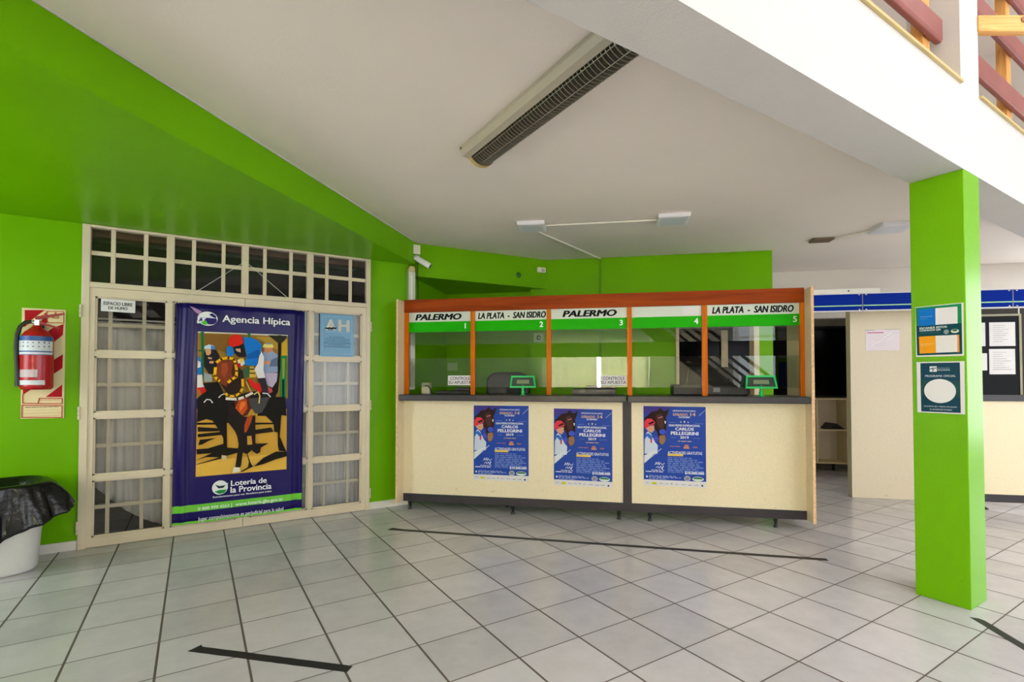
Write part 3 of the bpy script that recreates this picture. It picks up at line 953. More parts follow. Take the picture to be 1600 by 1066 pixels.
YS = YD - 0.024
t = card('notice_sign', 'small white no smoking notice with black capitals on the left door leaf', 'sign', [(-1.2162,1.8477),(-0.9996,1.8446),(-0.9993,1.9440),(-1.2160,1.9461)], YS)
P = Print(YS, 0.0004)
P.poly(PAPER, (-1.2134,1.8497),(-1.0011,1.8464),(-1.0008,1.9420),(-1.2146,1.9444))
P.line_text((40, 40, 44), 'ESPACIO LIBRE', (-1.2008,1.9112),(-1.0175,1.9101), 0.027, bold=0.03)
P.line_text((40, 40, 44), 'DE HUMO', (-1.1707,1.8773),(-1.0480,1.8754), 0.023, bold=0.03)
P.build('lettering', t)
t = card('notice_sign', 'light blue notice with big letters on the right door leaf', 'sign', [(0.4229,1.5294),(0.7384,1.5293),(0.7382,1.9435),(0.4221,1.9421)], YS, mat('notice_blue', (92, 150, 190), 0.3))
P = Print(YS, 0.0004)
P.poly(mat('notice_blue', (92, 150, 190), 0.3), (0.4252,1.5319),(0.7359,1.5318),(0.7357,1.9408),(0.4245,1.9398))
P.line((140, 176, 204), 0.006, (0.4434,1.9140),(0.7209,1.9195),(0.7233,1.5568),(0.4460,1.5595),(0.4434,1.9140))
P.text((208, 204, 192), 'A', (0.4725,1.7824),(0.5694,1.8898), bold=0.045)
P.text((208, 204, 192), 'H', (0.5905,1.7759),(0.6993,1.8918), bold=0.045)
P.poly((30, 26, 26), (0.4630,1.7942),(0.4723,1.8086),(0.4983,1.8070),(0.5078,1.8154),(0.5269,1.8065),(0.5435,1.8174),(0.5555,1.8116),(0.5796,1.8154),(0.5748,1.8051),(0.5605,1.7944),(0.5460,1.7986),(0.5318,1.7904),(0.5174,1.7971),(0.4985,1.7911),(0.4795,1.7951))
P.line((160, 186, 204), 0.004, (0.4679,1.7688),(0.7020,1.7703))
for k, (s, a, b) in enumerate((('SR. APOSTADOR:', (0.5094,1.7183),(0.6522,1.7195)), ('CONTROLE SUS APUESTAS,', (0.4661,1.6966),(0.6975,1.7013)), ('SU CAMBIO Y SU VUELTO,', (0.4662,1.6784),(0.6987,1.6811)), ('PUES LUEGO DE RETIRARSE', (0.4579,1.6598),(0.7057,1.6621)), ('DE LA VENTANILLA,', (0.4976,1.6435),(0.6659,1.6440)), ('NO HAY RECLAMO ALGUNO', (0.4601,1.6234),(0.7030,1.6256)))):
    P.line_text((30, 62, 92), s, a, b, 0.0125)
P.build('lettering', t)

# ------------------------------------------------------------------ fire extinguisher and its board
bx = [(-1.6692,1.0182),(-1.4270,1.0144),(-1.4281,1.8411),(-1.6746,1.8417)]
t = card('safety_board', 'cream board with red diagonal stripes behind the fire extinguisher', 'sign', bx, YD - 0.006, mat('glow_board', (226, 210, 160), 0.5))
P = Print(YD - 0.006, 0.0003)
RS = (176, 24, 34)
P.poly(RS, (-1.6585,1.8244),(-1.5463,1.8325),(-1.6569,1.7135))
P.poly(RS, (-1.5424,1.8276),(-1.5295,1.7396),(-1.6605,1.6496),(-1.6613,1.7060),(-1.5422,1.8119))
P.poly((226, 210, 160), (-1.6612,1.6958),(-1.5498,1.8009),(-1.5417,1.7806),(-1.6606,1.6599))
P.poly(RS, (-1.4386,1.7323),(-1.4414,1.6496),(-1.6569,1.4038),(-1.6587,1.5267),(-1.5015,1.6992))
P.poly(RS, (-1.4394,1.5016),(-1.4403,1.3961),(-1.6591,1.1943),(-1.6602,1.2709),(-1.4903,1.4584))
P.poly(RS, (-1.4401,1.2695),(-1.4404,1.1748),(-1.5331,1.1765))
P.line((190, 60, 50), 0.005, (-1.5345,1.8229),(-1.4383,1.8276),(-1.4371,1.7398),(-1.5333,1.7393),(-1.5345,1.8229))
P.line((190, 60, 50), 0.005, (-1.5026,1.7748),(-1.4851,1.8180),(-1.4671,1.7770),(-1.5026,1.7748))
P.text((190, 60, 50), 'A', (-1.4917,1.7818),(-1.4778,1.8059), bold=0.02)
P.line((190, 60, 50), 0.006, (-1.6592,1.1994),(-1.6582,1.1330),(-1.5748,1.1278),(-1.5677,1.1669),(-1.4387,1.1642),(-1.4381,1.1242),(-1.5671,1.1276))
P.line((190, 60, 50), 0.006, (-1.6617,1.1178),(-1.4379,1.1095),(-1.4383,1.0190),(-1.6619,1.0281),(-1.6617,1.1178))
P.dashes((90, 60, 44), (-1.6449,1.0989),(-1.4577,1.1058), 2)
P.dashes((170, 130, 96), (-1.6386,1.0783),(-1.4573,1.0796), 3)
P.dashes((190, 70, 56), (-1.6570,1.0544),(-1.4412,1.0570), 4)
P.dashes((190, 70, 56), (-1.6417,1.0334),(-1.4528,1.0364), 5)
P.dashes((200, 90, 70), (-1.5636,1.1513),(-1.4505,1.1560), 6)
P.build('markings', t)
ex, ey = -1.566, YD - 0.115
t = thing('fire_extinguisher', 'red fire extinguisher with black hose hung on the green wall', 'fire extinguisher', (ex, ey, 0))
zb, zt = 1.235, 1.62
pr = [(0.0, zb), (0.08, zb), (0.092, zb + 0.012), (0.094, zb + 0.03), (0.094, zt - 0.03), (0.088, zt), (0.07, zt + 0.035), (0.04, zt + 0.06), (0.026, zt + 0.07), (0.026, zt + 0.085), (0, zt + 0.085)]
MB().lathe(pr, n=32).build('cylinder', RED, t)
mb = MB().tube([(0, 0, zt + 0.08), (0, 0, zt + 0.125)], 0.022, 14).tube([(0.0, 0, zt + 0.105), (-0.05, -0.01, zt + 0.11)], 0.012, 10)
mb.build('valve', CHROME, t)
mb = MB()
for a, b in (((-0.01, zt + 0.125), (0.15, zt + 0.175)), ((-0.01, zt + 0.10), (0.12, zt + 0.065))):
    mb.add(
        [(a[0], -0.018, a[1]), (b[0], -0.012, b[1]), (b[0], 0.012, b[1]), (a[0], 0.018, a[1]),
         (a[0], -0.018, a[1] + 0.024), (b[0], -0.012, b[1] + 0.012), (b[0], 0.012, b[1] + 0.012), (a[0], 0.018, a[1] + 0.024)],
        [(3, 2, 1, 0), (4, 5, 6, 7), (0, 1, 5, 4), (1, 2, 6, 5), (2, 3, 7, 6), (3, 0, 4, 7)])
mb.build('handle', mat('red_lever', (150, 40, 40), 0.35), t)
hose = [(-0.03, -0.01, zt + 0.11), (-0.06, -0.015, zt + 0.105), (-0.088, -0.02, zt + 0.07), (-0.102, -0.025, zt + 0.01), (-0.105, -0.03, zt - 0.08), (-0.1, -0.035, zt - 0.16), (-0.094, -0.04, zt - 0.25)]
MB().tube(hose, 0.013, 12).build('hose', BLACKPLASTIC, t)
MB().tube([(-0.094, -0.04, zt - 0.24), (-0.09, -0.042, zt - 0.30), (-0.086, -0.042, zt - 0.36)], 0.016, 12, radii=[0.014, 0.016, 0.020]).build('nozzle', BLACKPLASTIC, t)


def wrap_label(name, parent, z0, z1, a0, a1, r, m, n=14):
    mb = MB()
    v, f = [], []
    for z in (z0, z1):
        for k in range(n + 1):
            a = a0 + (a1 - a0) * k / n
            v.append((r * math.cos(a), r * math.sin(a), z))
    for k in range(n):
        f.append((k, k + 1, n + 2 + k, n + 1 + k))
    mb.add(v, f, 0, True)
    return mb.build(name, m, parent)


LB = mat('label_blue', (44, 84, 150), 0.4)
LWt = mat('label_white', (214, 216, 222), 0.4)
wrap_label('instruction_label', t, zt - 0.135, zt + 0.002, -PI * 0.98, -PI * 0.08, 0.0946, LB)
rnd = random.Random(4)
mb = MB()
v = [(0.0950 * math.cos(-PI * 0.97 + PI * 0.88 * k / 14), 0.0950 * math.sin(-PI * 0.97 + PI * 0.88 * k / 14), z) for z in (zt - 0.105, zt - 0.032) for k in range(15)]
mb.add(v, [(k, k + 1, 16 + k, 15 + k) for k in range(14)], 0, True)
for k in range(16):
    a = -PI * 0.93 + (k % 8) * 0.32
    z = zt - 0.05 - (k // 8) * 0.028
    c = [(0.0952 * math.cos(a + q), 0.0952 * math.sin(a + q)) for q in (0, 0.10)]
    h = rnd.uniform(0.006, 0.014)
    mb.add([(c[0][0], c[0][1], z), (c[1][0], c[1][1], z), (c[1][0], c[1][1], z + h), (c[0][0], c[0][1], z + h)], [(0, 1, 2, 3)], 1)
mb.build('instruction_panel', [LWt, ink(110, 104, 116)], t)
wrap_label('instruction_panel', t, zt - 0.130, zt - 0.114, -PI * 0.97, -PI * 0.09, 0.0950, LWt)
wrap_label('sticker', t, zb + 0.09, zb + 0.145, -PI * 0.80, -PI * 0.42, 0.0950, mat('silver_sticker', (196, 176, 180), 0.4))
wrap_label('sticker', t, zb + 0.035, zb + 0.068, -PI * 0.88, -PI * 0.28, 0.0950, LWt)
box(-0.02, 0.02, 0.088, 0.1055, zt - 0.05, zt + 0.11).build('bracket', BLACKPLASTIC, t)

# ------------------------------------------------------------------ waste bin
t = thing('waste_bin', 'white plastic bucket standing by the green wall with a black liner', 'bin', (-1.70, 2.43, 0))
pr = [(0, 0.0), (0.185, 0.0), (0.205, 0.02), (0.245, 0.55), (0.252, 0.552), (0.252, 0.565), (0.240, 0.565), (0.20, 0.03), (0, 0.03)]
def squarish(mb_, c=0.35, n=3.0):
    out = []
    for x, y, z in mb_.v:
        a = math.atan2(y, x) - c
        k = (abs(math.cos(a)) ** n + abs(math.sin(a)) ** n) ** (-1 / n)
        out.append((x * k * 0.93, y * k * 0.93, z))
    mb_.v = out
    return mb_


squarish(MB().lathe(pr, n=64)).build('bucket', BUCKET, t)
t = thing('bin_liner', 'crumpled black rubbish bag folded over the rim of the white bucket', 'rubbish bag', (-1.70, 2.43, 0))
mb = MB()
nA, nR = 120, 22
v, f = [], []
rnd = random.Random(12)
phs = [rnd.uniform(0, 6.28) for _ in range(8)]
for j in range(nR + 1):
    t_ = j / nR
    for k in range(nA):
        a = 2 * PI * k / nA
        fold = (math.sin(9 * a + phs[0]) * 0.5 + math.sin(17 * a + phs[1] + 3 * t_) * 0.3 + math.sin(31 * a + phs[2] - 4 * t_) * 0.2)
        right = 0.5 + 0.5 * math.cos(a - 0.15)
        if t_ < 0.25:
            q = t_ / 0.25
            r = 0.10 + 0.122 * min(1, q / 0.7) + 0.04 * max(0, q - 0.7) / 0.3
            z = 0.40 + 0.205 * min(1, q / 0.7)
            amp = 0.006
        else:
            q = (t_ - 0.25) / 0.75
            zend = 0.12 + 0.30 * right ** 1.5
            rend = 0.262 + 0.125 * right ** 2.2
            r = 0.262 + (rend - 0.262) * q ** 0.9
            z = 0.600 + 0.012 * math.sin(5 * a + phs[3]) * min(1, 4 * q) - (0.600 - zend) * q ** 1.15
            amp = 0.004 + 0.030 * math.sin(min(1, q * 1.1) * PI * 0.6)
            amp = amp * (0.8 + 0.4 * right)
        r += fold * amp + 0.006
        v.append((r * math.cos(a), min(r, 0.31) * math.sin(a) if math.sin(a) > 0 else r * math.sin(a), z))
for j in range(nR):
    for k in range(nA):
        k2 = (k + 1) % nA
        f.append((j * nA + k, (j + 1) * nA + k, (j + 1) * nA + k2, j * nA + k2))
mb.add(v, f, 0, True)
rn2 = random.Random(3)
o = squarish(mb, 0.35, 3.0).build('bag', BAGM, t)
o.modifiers.new('thickness', 'SOLIDIFY').thickness = 0.002

# ------------------------------------------------------------------ floor tape
def tape(label, pts, w):
    a, b = Vector(pts[0]), Vector(pts[1])
    d = (b - a).normalized()
    n = Vector((-d.y, d.x)) * w / 2
    mb = MB()
    N = 24
    poly = []
    rn = random.Random(len(label))
    L_, R2 = [], []
    for i in range(N + 1):
        p = a + (b - a) * i / N
        j = rn.uniform(-0.0015, 0.0015)
        L_.append((p.x + n.x + d.x * (0.03 if i == 0 else 0) + j, p.y + n.y))
        R2.append((p.x - n.x + j, p.y - n.y + (0 if i else 0)))
    v = [(x, y, 0.0012) for x, y in L_] + [(x, y, 0.0012) for x, y in R2]
    f = [(i, N + 1 + i, N + 2 + i, i + 1) for i in range(N)]
    mb.add(v, f)
    o = mb.build('floor_tape', TAPE)
    o.modifiers.new('thickness', 'SOLIDIFY').thickness = 0.0010
    return tag(o, label, 'tape')


tape('long black tape line on the floor tiles in front of the ticket counter', [(0.858, 1.976), (3.305, -0.466)], 0.05)
tape('short black tape strip on the floor tiles nearest the viewer', [(-0.581, 0.559), (0.023, -0.030)], 0.05)
tape('black tape strip on the floor in front of the green pillar', [(3.054, -1.359), (2.50, -2.03)], 0.05)

# ================================================================== TICKET COUNTER
tk = thing('ticket_counter', 'ticket counter with five glazed windows and wooden header facing the hall', 'counter', CF_LOC, CF_R)
SL, SR = -0.065, 3.676
YF = -0.02
for x0, x1 in ((SL - 0.018, SL), (SR, SR + 0.022)):
    mb = MB()
    mb.box(x0, x1, -0.170, 0.10 if x0 < 0 else 0.45, 0.088, 2.10)
    o = mb.build('side_panel', CREAMSIDE, tk, bevel=0.002)
    box(x0 - 0.0005, x1 + 0.0005, -0.1725, -0.170, 0.088, 2.10).build('raw_edge', RAWEDGE, o)
for x0, x1 in ((SL, 2.108), (2.188, SR)):
    box(x0, x1, YF, YF + 0.018, 0.16, 1.095).build('front_panel', CREAM, tk)
for x0, x1 in ((SL + 0.006, 2.137), (2.152, SR - 0.004)):
    o = box(x0, x1, -0.160, 0.42, 1.098, 1.157).build('countertop', BLACKTOP, tk, bevel=0.006)
box(2.108, 2.188, YF - 0.004, YF + 0.018, 0.16, 1.098).build('centre_post', BLACKKICK, tk)
box(SL, SR, YF - 0.006, YF + 0.020, 0.082, 0.16).build('kick_strip', BLACKKICK, tk)
box(SL, SR, YF - 0.006, YF + 0.034, 1.985, 2.116).build('header', HEADER, tk, bevel=0.003)
for x0, x1 in ((-0.065, -0.018), (0.634, 0.678), (1.394, 1.436), (2.152, 2.196), (2.818, 2.866), (3.640, 3.676)):
    box(x0, x1, YF - 0.003, YF + 0.032, 1.157, 1.985).build('window_post', MULLION, tk, bevel=0.004)
for s in (0.0, 1.06, 2.07, 2.35, 3.43):
    mb = MB().tube([(s, 0, 0.085), (s, 0, 0.022)], 0.014, 12, radii=[0.02, 0.011]).tube([(s, 0, 0.022), (s, 0, 0.0)], 0.018, 12, radii=[0.014, 0.021])
    mb.build('foot', BLACKPLASTIC, tk)
WIN = [(-0.018, 0.634), (0.678, 1.394), (1.436, 2.152), (2.196, 2.818), (2.866, 3.640)]
SIGN = ['PALERMO', 'LA PLATA  -  SAN ISIDRO', 'PALERMO', '', 'LA PLATA  -  SAN ISIDRO']
TB = [((0.0473,1.9012),(0.5380,1.9772)), ((0.7063,1.8984),(1.3866,1.9757)), ((1.5443,1.8938),(2.0374,1.9740)), None, ((2.9081,1.8899),(3.5956,1.9748))]
NB = [((0.5713,1.8034),(0.6159,1.8601)), ((1.3231,1.7993),(1.3682,1.8544)), ((2.0824,1.8020),(2.1251,1.8555)), ((2.7507,1.7996),(2.7964,1.8569)), ((3.5867,1.8035),(3.6273,1.8563))]
TB[2] = (TB[2][0], (TB[2][0][0] + 0.515, TB[2][1][1]))
for i, (x0, x1) in enumerate(WIN):
    sg = box(x0, x1, -0.006, 0.0, 1.785, 1.985).build('sign_board', SIGNPALE, tk)
    sg['label'] = ['pale sign board reading the course name over the first window', 'pale sign board with two course names over the second window', 'pale sign board reading the course name over the middle window', 'pale blank sign board over the fourth window', 'pale sign board with two course names over the last window'][i]
    box(x0, x1, -0.010, -0.0062, 1.785, 1.888).build('green_strip', SIGNGREEN, sg)
    P = Print(-0.0105, 0.0003)
    if SIGN[i]:
        (ax, az), (bx_, bz) = TB[i]
        P2 = Print(-0.0060, 0.0003)
        P2.rect(SIGNPALE, (x0 + 0.002, 1.89), (x1 - 0.002, 1.983))
        P2.text((18, 18, 18), SIGN[i], (ax, 1.905), (bx_, 1.968), bold=0.055, shear=0.22)
        P2.build('lettering', sg)
    P.text((238, 240, 236), str(i + 1), (NB[i][0][0], 1.815), (NB[i][1][0], 1.868), bold=0.03, keep=True)
    P.build('number', sg)
    if i == 3:
        box(x0 + 0.46, x1 - 0.015, -0.0075, -0.006, 1.90, 1.975).build('paper_patch', PAPER, sg)
    box(x0, x1, 0.002, 0.007, 1.655, 1.785).build('upper_pane', GLASS, tk)
    box(x0, x1, 0.002, 0.007, 1.232, 1.520).build('lower_pane', GLASS, tk)

# posters on the counter
def race_poster(label, s0, z0, s1, z1, dz):
    t = thing('poster', label, 'poster', CF_LOC, CF_R, 'race day posters on the counter')
    y = -0.0215
    m = MB()
    w, h = s1 - s0, z1 - z0
    tilt = dz
    n = 8
    v = []
    for j in (0, 1):
        for i in range(n + 1):
            u = i / n
            v.append((s0 + w * u, y - 0.0006 * math.sin(u * 7 + s0), z0 + h * j + tilt * u))
    f = [(i, i + 1, n + 2 + i, n + 1 + i) for i in range(n)]
    m.add(v, f)
    m.build('sheet', PAPER, t)
    return t


P = None


def poster_print(t, s0, z0, tilt, pts_s0=2.2955, pts_z0=0.331):
    """the race day design; shapes are given where the right-hand poster hangs and moved to s0, z0"""
    Pn = Print(-0.0228, 0.00012)
    Pn.rect(POSTERBLUE, (2.2965, 0.385), (2.8445, 1.061))
    Pn.poly((66, 58, 138), (2.2965, 0.985), (2.2965, 1.061), (2.62, 1.061))
    # horse
    Pn.poly((48, 30, 28), (2.3060,0.9508),(2.3348,0.9745),(2.3689,1.0098),(2.4177,1.0181),(2.4516,1.0479),(2.4641,1.0248),(2.4909,1.0190),(2.5267,1.0394),(2.5116,0.9884),(2.4965,0.9558),(2.5052,0.9174),(2.5004,0.8573),(2.4927,0.8109),(2.4953,0.7571),(2.4772,0.7167),(2.4533,0.7054),(2.4325,0.7249),(2.4268,0.7788),(2.4166,0.8249),(2.3869,0.8630),(2.3497,0.9398),(2.3059,0.9275))
    Pn.poly((76, 48, 40), (2.4100,0.9793),(2.4550,0.9954),(2.4771,0.9417),(2.4766,0.8646),(2.4392,0.8562),(2.4134,0.9175))
    Pn.poly((150, 110, 76), (2.4374,0.7906),(2.4874,0.7993),(2.4946,0.7571),(2.4772,0.7182),(2.4533,0.7084),(2.4348,0.7327))
    Pn.ell((62, 84, 190), (2.4377,0.8523),(2.4956,0.8002))
    Pn.poly((222, 220, 224), (2.4844,0.9302),(2.4978,0.9227),(2.4932,0.8995),(2.4858,0.9071))
    Pn.line((200, 110, 120), 0.008, (2.4308,0.9549),(2.4660,0.9646))
    # handler
    Pn.poly((200, 210, 222), (2.3074,0.7917),(2.3340,0.8271),(2.3603,0.8083),(2.3974,0.7318),(2.4234,0.7015),(2.4192,0.6243),(2.3028,0.6211))
    Pn.poly((216, 220, 226), (2.3012,0.6056),(2.4194,0.6629),(2.3704,0.6037),(2.2993,0.5359))
    Pn.poly((54, 104, 190), (2.3052,0.7994),(2.3415,0.8118),(2.3789,0.7777),(2.3637,0.7465),(2.3262,0.7844),(2.3072,0.7530))
    Pn.poly((190, 40, 56), (2.3600,0.7541),(2.3751,0.7661),(2.3695,0.7157),(2.3561,0.7308))
    Pn.poly((206, 150, 120), (2.3153,0.8539),(2.3418,0.8738),(2.3907,0.8862),(2.3927,0.8399),(2.3716,0.8163),(2.3415,0.8273))
    Pn.poly((216, 56, 66), (2.3055,0.8576),(2.3028,0.9119),(2.3256,0.9433),(2.3663,0.9462),(2.3991,0.9158),(2.3975,0.8956),(2.3569,0.8841),(2.3327,0.8635))
    Pn.poly((24, 24, 34), (2.3359,0.9008),(2.3834,0.9248),(2.3931,0.9095),(2.3494,0.8894))
    Pn.ell((66, 80, 190), (2.3864,0.7856),(2.4326,0.7403))
    Pn.line((214, 220, 226), 0.005, (2.3008,0.5359),(2.4531,0.6715))
    Pn.line((214, 220, 232), 0.003, (2.7865,0.9820),(2.8413,1.0337))
    # lettering
    Wt = (226, 228, 238)
    Gd = (214, 176, 140)
    Pn.text(Wt, 'HIPÓDROMO DE SAN ISIDRO', (2.5577,1.0151),(2.7577,1.0320), bold=0.02)
    Pn.text(Gd, 'SÁBADO', (2.5575,0.9767),(2.6881,1.0060), bold=0.03)
    Pn.text(Gd, '14', (2.7099,0.9756),(2.7561,1.0068), bold=0.03)
    Pn.text(Wt, 'DICIEMBRE', (2.6084,0.9574),(2.7062,0.9725), bold=0.02)
    Pn.poly(Wt, (2.6214,0.9254),(2.6332,0.9256),(2.6272,0.9117))
    Pn.poly((226, 208, 170), (2.6509,0.9289),(2.6685,0.9292),(2.6596,0.9091))
    Pn.poly(Wt, (2.6853,0.9233),(2.6971,0.9235),(2.6911,0.9112))
    Pn.line((150, 165, 210), 0.002, (2.5252,0.9147),(2.5823,0.9156))
    Pn.line((150, 165, 210), 0.002, (2.7496,0.9106),(2.8222,0.9087))
    Pn.text(Wt, 'GRAN PREMIO INTERNACIONAL', (2.5198,0.8792),(2.7946,0.8984), bold=0.03)
    Pn.text(Wt, 'CARLOS', (2.5781,0.8433),(2.7405,0.8708), bold=0.04)
    Pn.text(Wt, 'PELLEGRINI', (2.5386,0.8026),(2.7803,0.8334), bold=0.04)
    Pn.text(Wt, '2019', (2.6197,0.7691),(2.6962,0.7921), bold=0.03)
    Pn.line((150, 165, 210), 0.002, (2.5392,0.7773),(2.5814,0.7774))
    Pn.line((150, 165, 210), 0.002, (2.7268,0.7760),(2.7981,0.7752))
    Pn.dashes(Gd, (2.6018,0.7396),(2.7193,0.7514), 1)
    Pn.dashes((190, 120, 110), (2.5276,0.6918),(2.6237,0.7018), 2)
    Pn.rect((206, 140, 100), *((2.6501,0.6948),(2.6998,0.6793)))
    Pn.ell((190, 120, 100), (2.6546,0.7163),(2.6955,0.6960))
    Pn.dashes((170, 110, 110), (2.7319,0.6832),(2.7699,0.7039), 3)
    Pn.text(Wt, 'ACTIVIDADES GRATUITAS', (2.5094,0.6268),(2.8109,0.6533), bold=0.015)
    Pn.rect((226, 190, 90), *((2.5100,0.6092),(2.6452,0.6282)))
    for k, (yy0, yy1) in enumerate((((2.5099,0.5869),(2.7219,0.6007)), ((2.5098,0.5692),(2.7691,0.5845)), ((2.5097,0.5516),(2.8234,0.5687)), ((2.5096,0.5347),(2.7797,0.5507)), ((2.5095,0.5178),(2.7905,0.5343)), ((2.5094,0.5002),(2.8194,0.5178)), ((2.5093,0.4841),(2.7758,0.5005)), ((2.5092,0.4672),(2.8227,0.4854)), ((2.5091,0.4549),(2.6456,0.4672)))):
        Pn.dashes((112, 136, 204), yy0, yy1, 10 + k)
    Pn.text(Wt, '$10.000.000', (2.6587,0.4448),(2.8263,0.4718), bold=0.04)
    Pn.line(Wt, 0.0045, (2.3962,0.5235),(2.4091,0.5485),(2.4149,0.5279),(2.4315,0.5515),(2.4313,0.5207),(2.4449,0.5442),(2.4597,0.5255),(2.4806,0.5399))
    Pn.line(Wt, 0.0045, (2.4058,0.4968),(2.4223,0.5089),(2.4312,0.4922),(2.4484,0.5136),(2.4535,0.4907),(2.4731,0.5182),(2.4594,0.4793),(2.4780,0.4738))
    Pn.dashes(Wt, (2.3659,0.4700),(2.4483,0.4805), 21)
    Pn.dashes(Wt, (2.3132,0.4544),(2.4683,0.4673), 22)
    Pn.ell(Wt, (2.3153,0.4220),(2.3333,0.4041))
    for k, (a, b) in enumerate((((2.3431,0.4152),(2.5792,0.4298)), ((2.3430,0.4029),(2.6233,0.4199)), ((2.3430,0.3905),(2.4999,0.4032)))):
        Pn.dashes((140, 156, 210), a, b, 30 + k)
    Pn.ell((170, 172, 180), (2.6513,0.4339),(2.7094,0.3842))
    Pn.ell((130, 134, 146), (2.6629,0.4236),(2.6978,0.3944))
    Pn.ell((214, 226, 214), (2.7229,0.4288),(2.8227,0.3870))
    Pn.ell((58, 120, 84), (2.7301,0.4245),(2.8156,0.4018))
    Pn.line((226, 230, 226), 0.006, (2.7460,0.4038),(2.8040,0.4029))
    Pn.rect((206, 200, 50), *((2.3690,0.3437),(2.4103,0.3653)))
    for k, (a, b) in enumerate((((2.3149,0.3548),(2.3466,0.3621)), ((2.4348,0.3509),(2.4677,0.3598)), ((2.4869,0.3513),(2.5137,0.3577)), ((2.5358,0.3502),(2.5507,0.3645)), ((2.5713,0.3500),(2.6067,0.3567)), ((2.6287,0.3492),(2.6639,0.3582)), ((2.6873,0.3469),(2.7194,0.3557)), ((2.7383,0.3474),(2.7747,0.3556)))):
        Pn.dashes((120, 120, 124), a, b, 50 + k)
    Pn.ell((70, 72, 80), (2.7994,0.3588),(2.8181,0.3414))
    o = Pn.build('print', t)
    dx = s0 - 2.2955
    for vtx in o.data.vertices:
        u = (vtx.co.x - 2.2955) / 0.548
        vtx.co.x += dx
        vtx.co.z += (z0 - 0.331) + tilt * u
    return o


for s0, z0, tl, lb in ((0.669, 0.321, 0.0, 'blue race day poster on the counter below windows one and two, leftmost of three'),
                       (1.462, 0.300, -0.006, 'blue race day poster under the third window, left of the black centre post'),
                       (2.2955, 0.331, -0.004, 'blue race day poster right of the black centre post, on the right counter half')):
    t = race_poster(lb, s0, z0, s0 + 0.549, z0 + 0.732, tl)
    poster_print(t, s0, z0, tl)

# notices on the glass
for (a, b), lb in ((((0.3958,1.2498),(0.6414,1.3457)), 'small white check-your-bet notice on the glass of window one'), (((1.9024,1.2531),(2.1456,1.3436)), 'small white check-your-bet notice on the glass of window three')):
    t = card('glass_notice', lb, 'sign', [(a[0], a[1]), (b[0], a[1]), (b[0], b[1]), (a[0], b[1])], -0.002, PAPER, 0.002, 'check your bet notices', CF_LOC, CF_R)
    P = Print(-0.002, 0.0003)
    w, h = b[0] - a[0], b[1] - a[1]
    P.rect(PAPER, (a[0] + 0.001, a[1] + 0.001), (b[0] - 0.001, b[1] - 0.001))
    P.text((50, 50, 54), 'CONTROLE', (a[0] + w * 0.09, a[1] + h * 0.55), (a[0] + w * 0.93, a[1] + h * 0.88), bold=0.015)
    P.text((50, 50, 54), 'SU APUESTA', (a[0] + w * 0.03, a[1] + h * 0.12), (a[0] + w * 0.98, a[1] + h * 0.45), bold=0.015)
    P.build('lettering', t)


# customer displays standing on the counter
def display(label, s, w, tilt):
    t = thing('customer_display', label, 'display', cf(s, -0.085, 1.1575), CF_R + tilt, 'green customer displays')
    mb = MB().lathe([(0, 0), (0.028, 0), (0.028, 0.004), (0.018, 0.008), (0.013, 0.016), (0.018, 0.026), (0.018, 0.036), (0.012, 0.044), (0.013, 0.09), (0.018, 0.098), (0.0, 0.10)], n=18)
    mb.build('stand', DISPLAYG, t)
    w2 = w / 2
    # head: a shallow trapezoid shell leaning back
    def ring(e, y, dz=0.0):
        return [(-w2 + e, y - 0.0, 0.07 + e), (w2 - e, y, 0.07 + e), (w2 - 0.012 - e, y + 0.035, 0.185 - e), (-w2 + 0.012 + e, y + 0.035, 0.185 - e)]
    A, B = ring(0, -0.022), ring(0.016, -0.024)
    Bk = [(p[0] * 0.9, p[1] + 0.035, p[2]) for p in A]
    Bi = [(p[0], p[1] + 0.006, p[2]) for p in B]
    mb = MB()
    mb.add(A + B + Bk + Bi, [(0, 1, 5, 4), (1, 2, 6, 5), (2, 3, 7, 6), (3, 0, 4, 7), (1, 0, 8, 9), (2, 1, 9, 10), (3, 2, 10, 11), (0, 3, 11, 8), (11, 10, 9, 8),
                            (4, 5, 13, 12), (5, 6, 14, 13), (6, 7, 15, 14), (7, 4, 12, 15)])
    hd = mb.build('head', DISPLAYG, t)
    mb = MB().add([(p[0], p[1] - 0.001, p[2]) for p in Bi], [(0, 1, 2, 3)])
    mb.build('screen', SCREEN, hd)
    k = 0.5

    def sp(u, q):
        lo = [Bi[0][i] + (Bi[1][i] - Bi[0][i]) * u for i in range(3)]
        hi = [Bi[3][i] + (Bi[2][i] - Bi[3][i]) * u for i in range(3)]
        r = [lo[i] + (hi[i] - lo[i]) * q for i in range(3)]
        return (r[0], r[1] - 0.003, r[2])
    MB().add([sp(0.22, 0.28), sp(0.8, 0.28), sp(0.8, 0.72), sp(0.22, 0.72)], [(0, 1, 2, 3)]).build('readout', LCD, hd)


display('green customer display standing on the counter at window two', 1.172, 0.25, 0.16)
display('green customer display standing on the counter at window five near its right end', 3.297, 0.262, -0.06)

# equipment behind the glass
def printer(label, s, y, w, dp, h, step, group=None):
    t = thing('ticket_printer', label, 'printer', cf(s, y, 1.1575), CF_R, group)
    box(-w / 2, w / 2, -dp / 2, dp / 2, 0, h).build('body', BLACKPLASTIC, t, bevel=0.006)
    box(-w / 2 + step, w / 2 - 0.004, -dp / 2 + 0.01, dp / 2 - 0.004, h, h + 0.03).build('lid', BLACKPLASTIC, t, bevel=0.004)
    box(-w / 2 + 0.04, w / 2 - 0.04, -dp / 2 - 0.004, -dp / 2, h * 0.45, h * 0.7).build('slot', mat('slot_black', (5, 5, 5), 0.3), t)


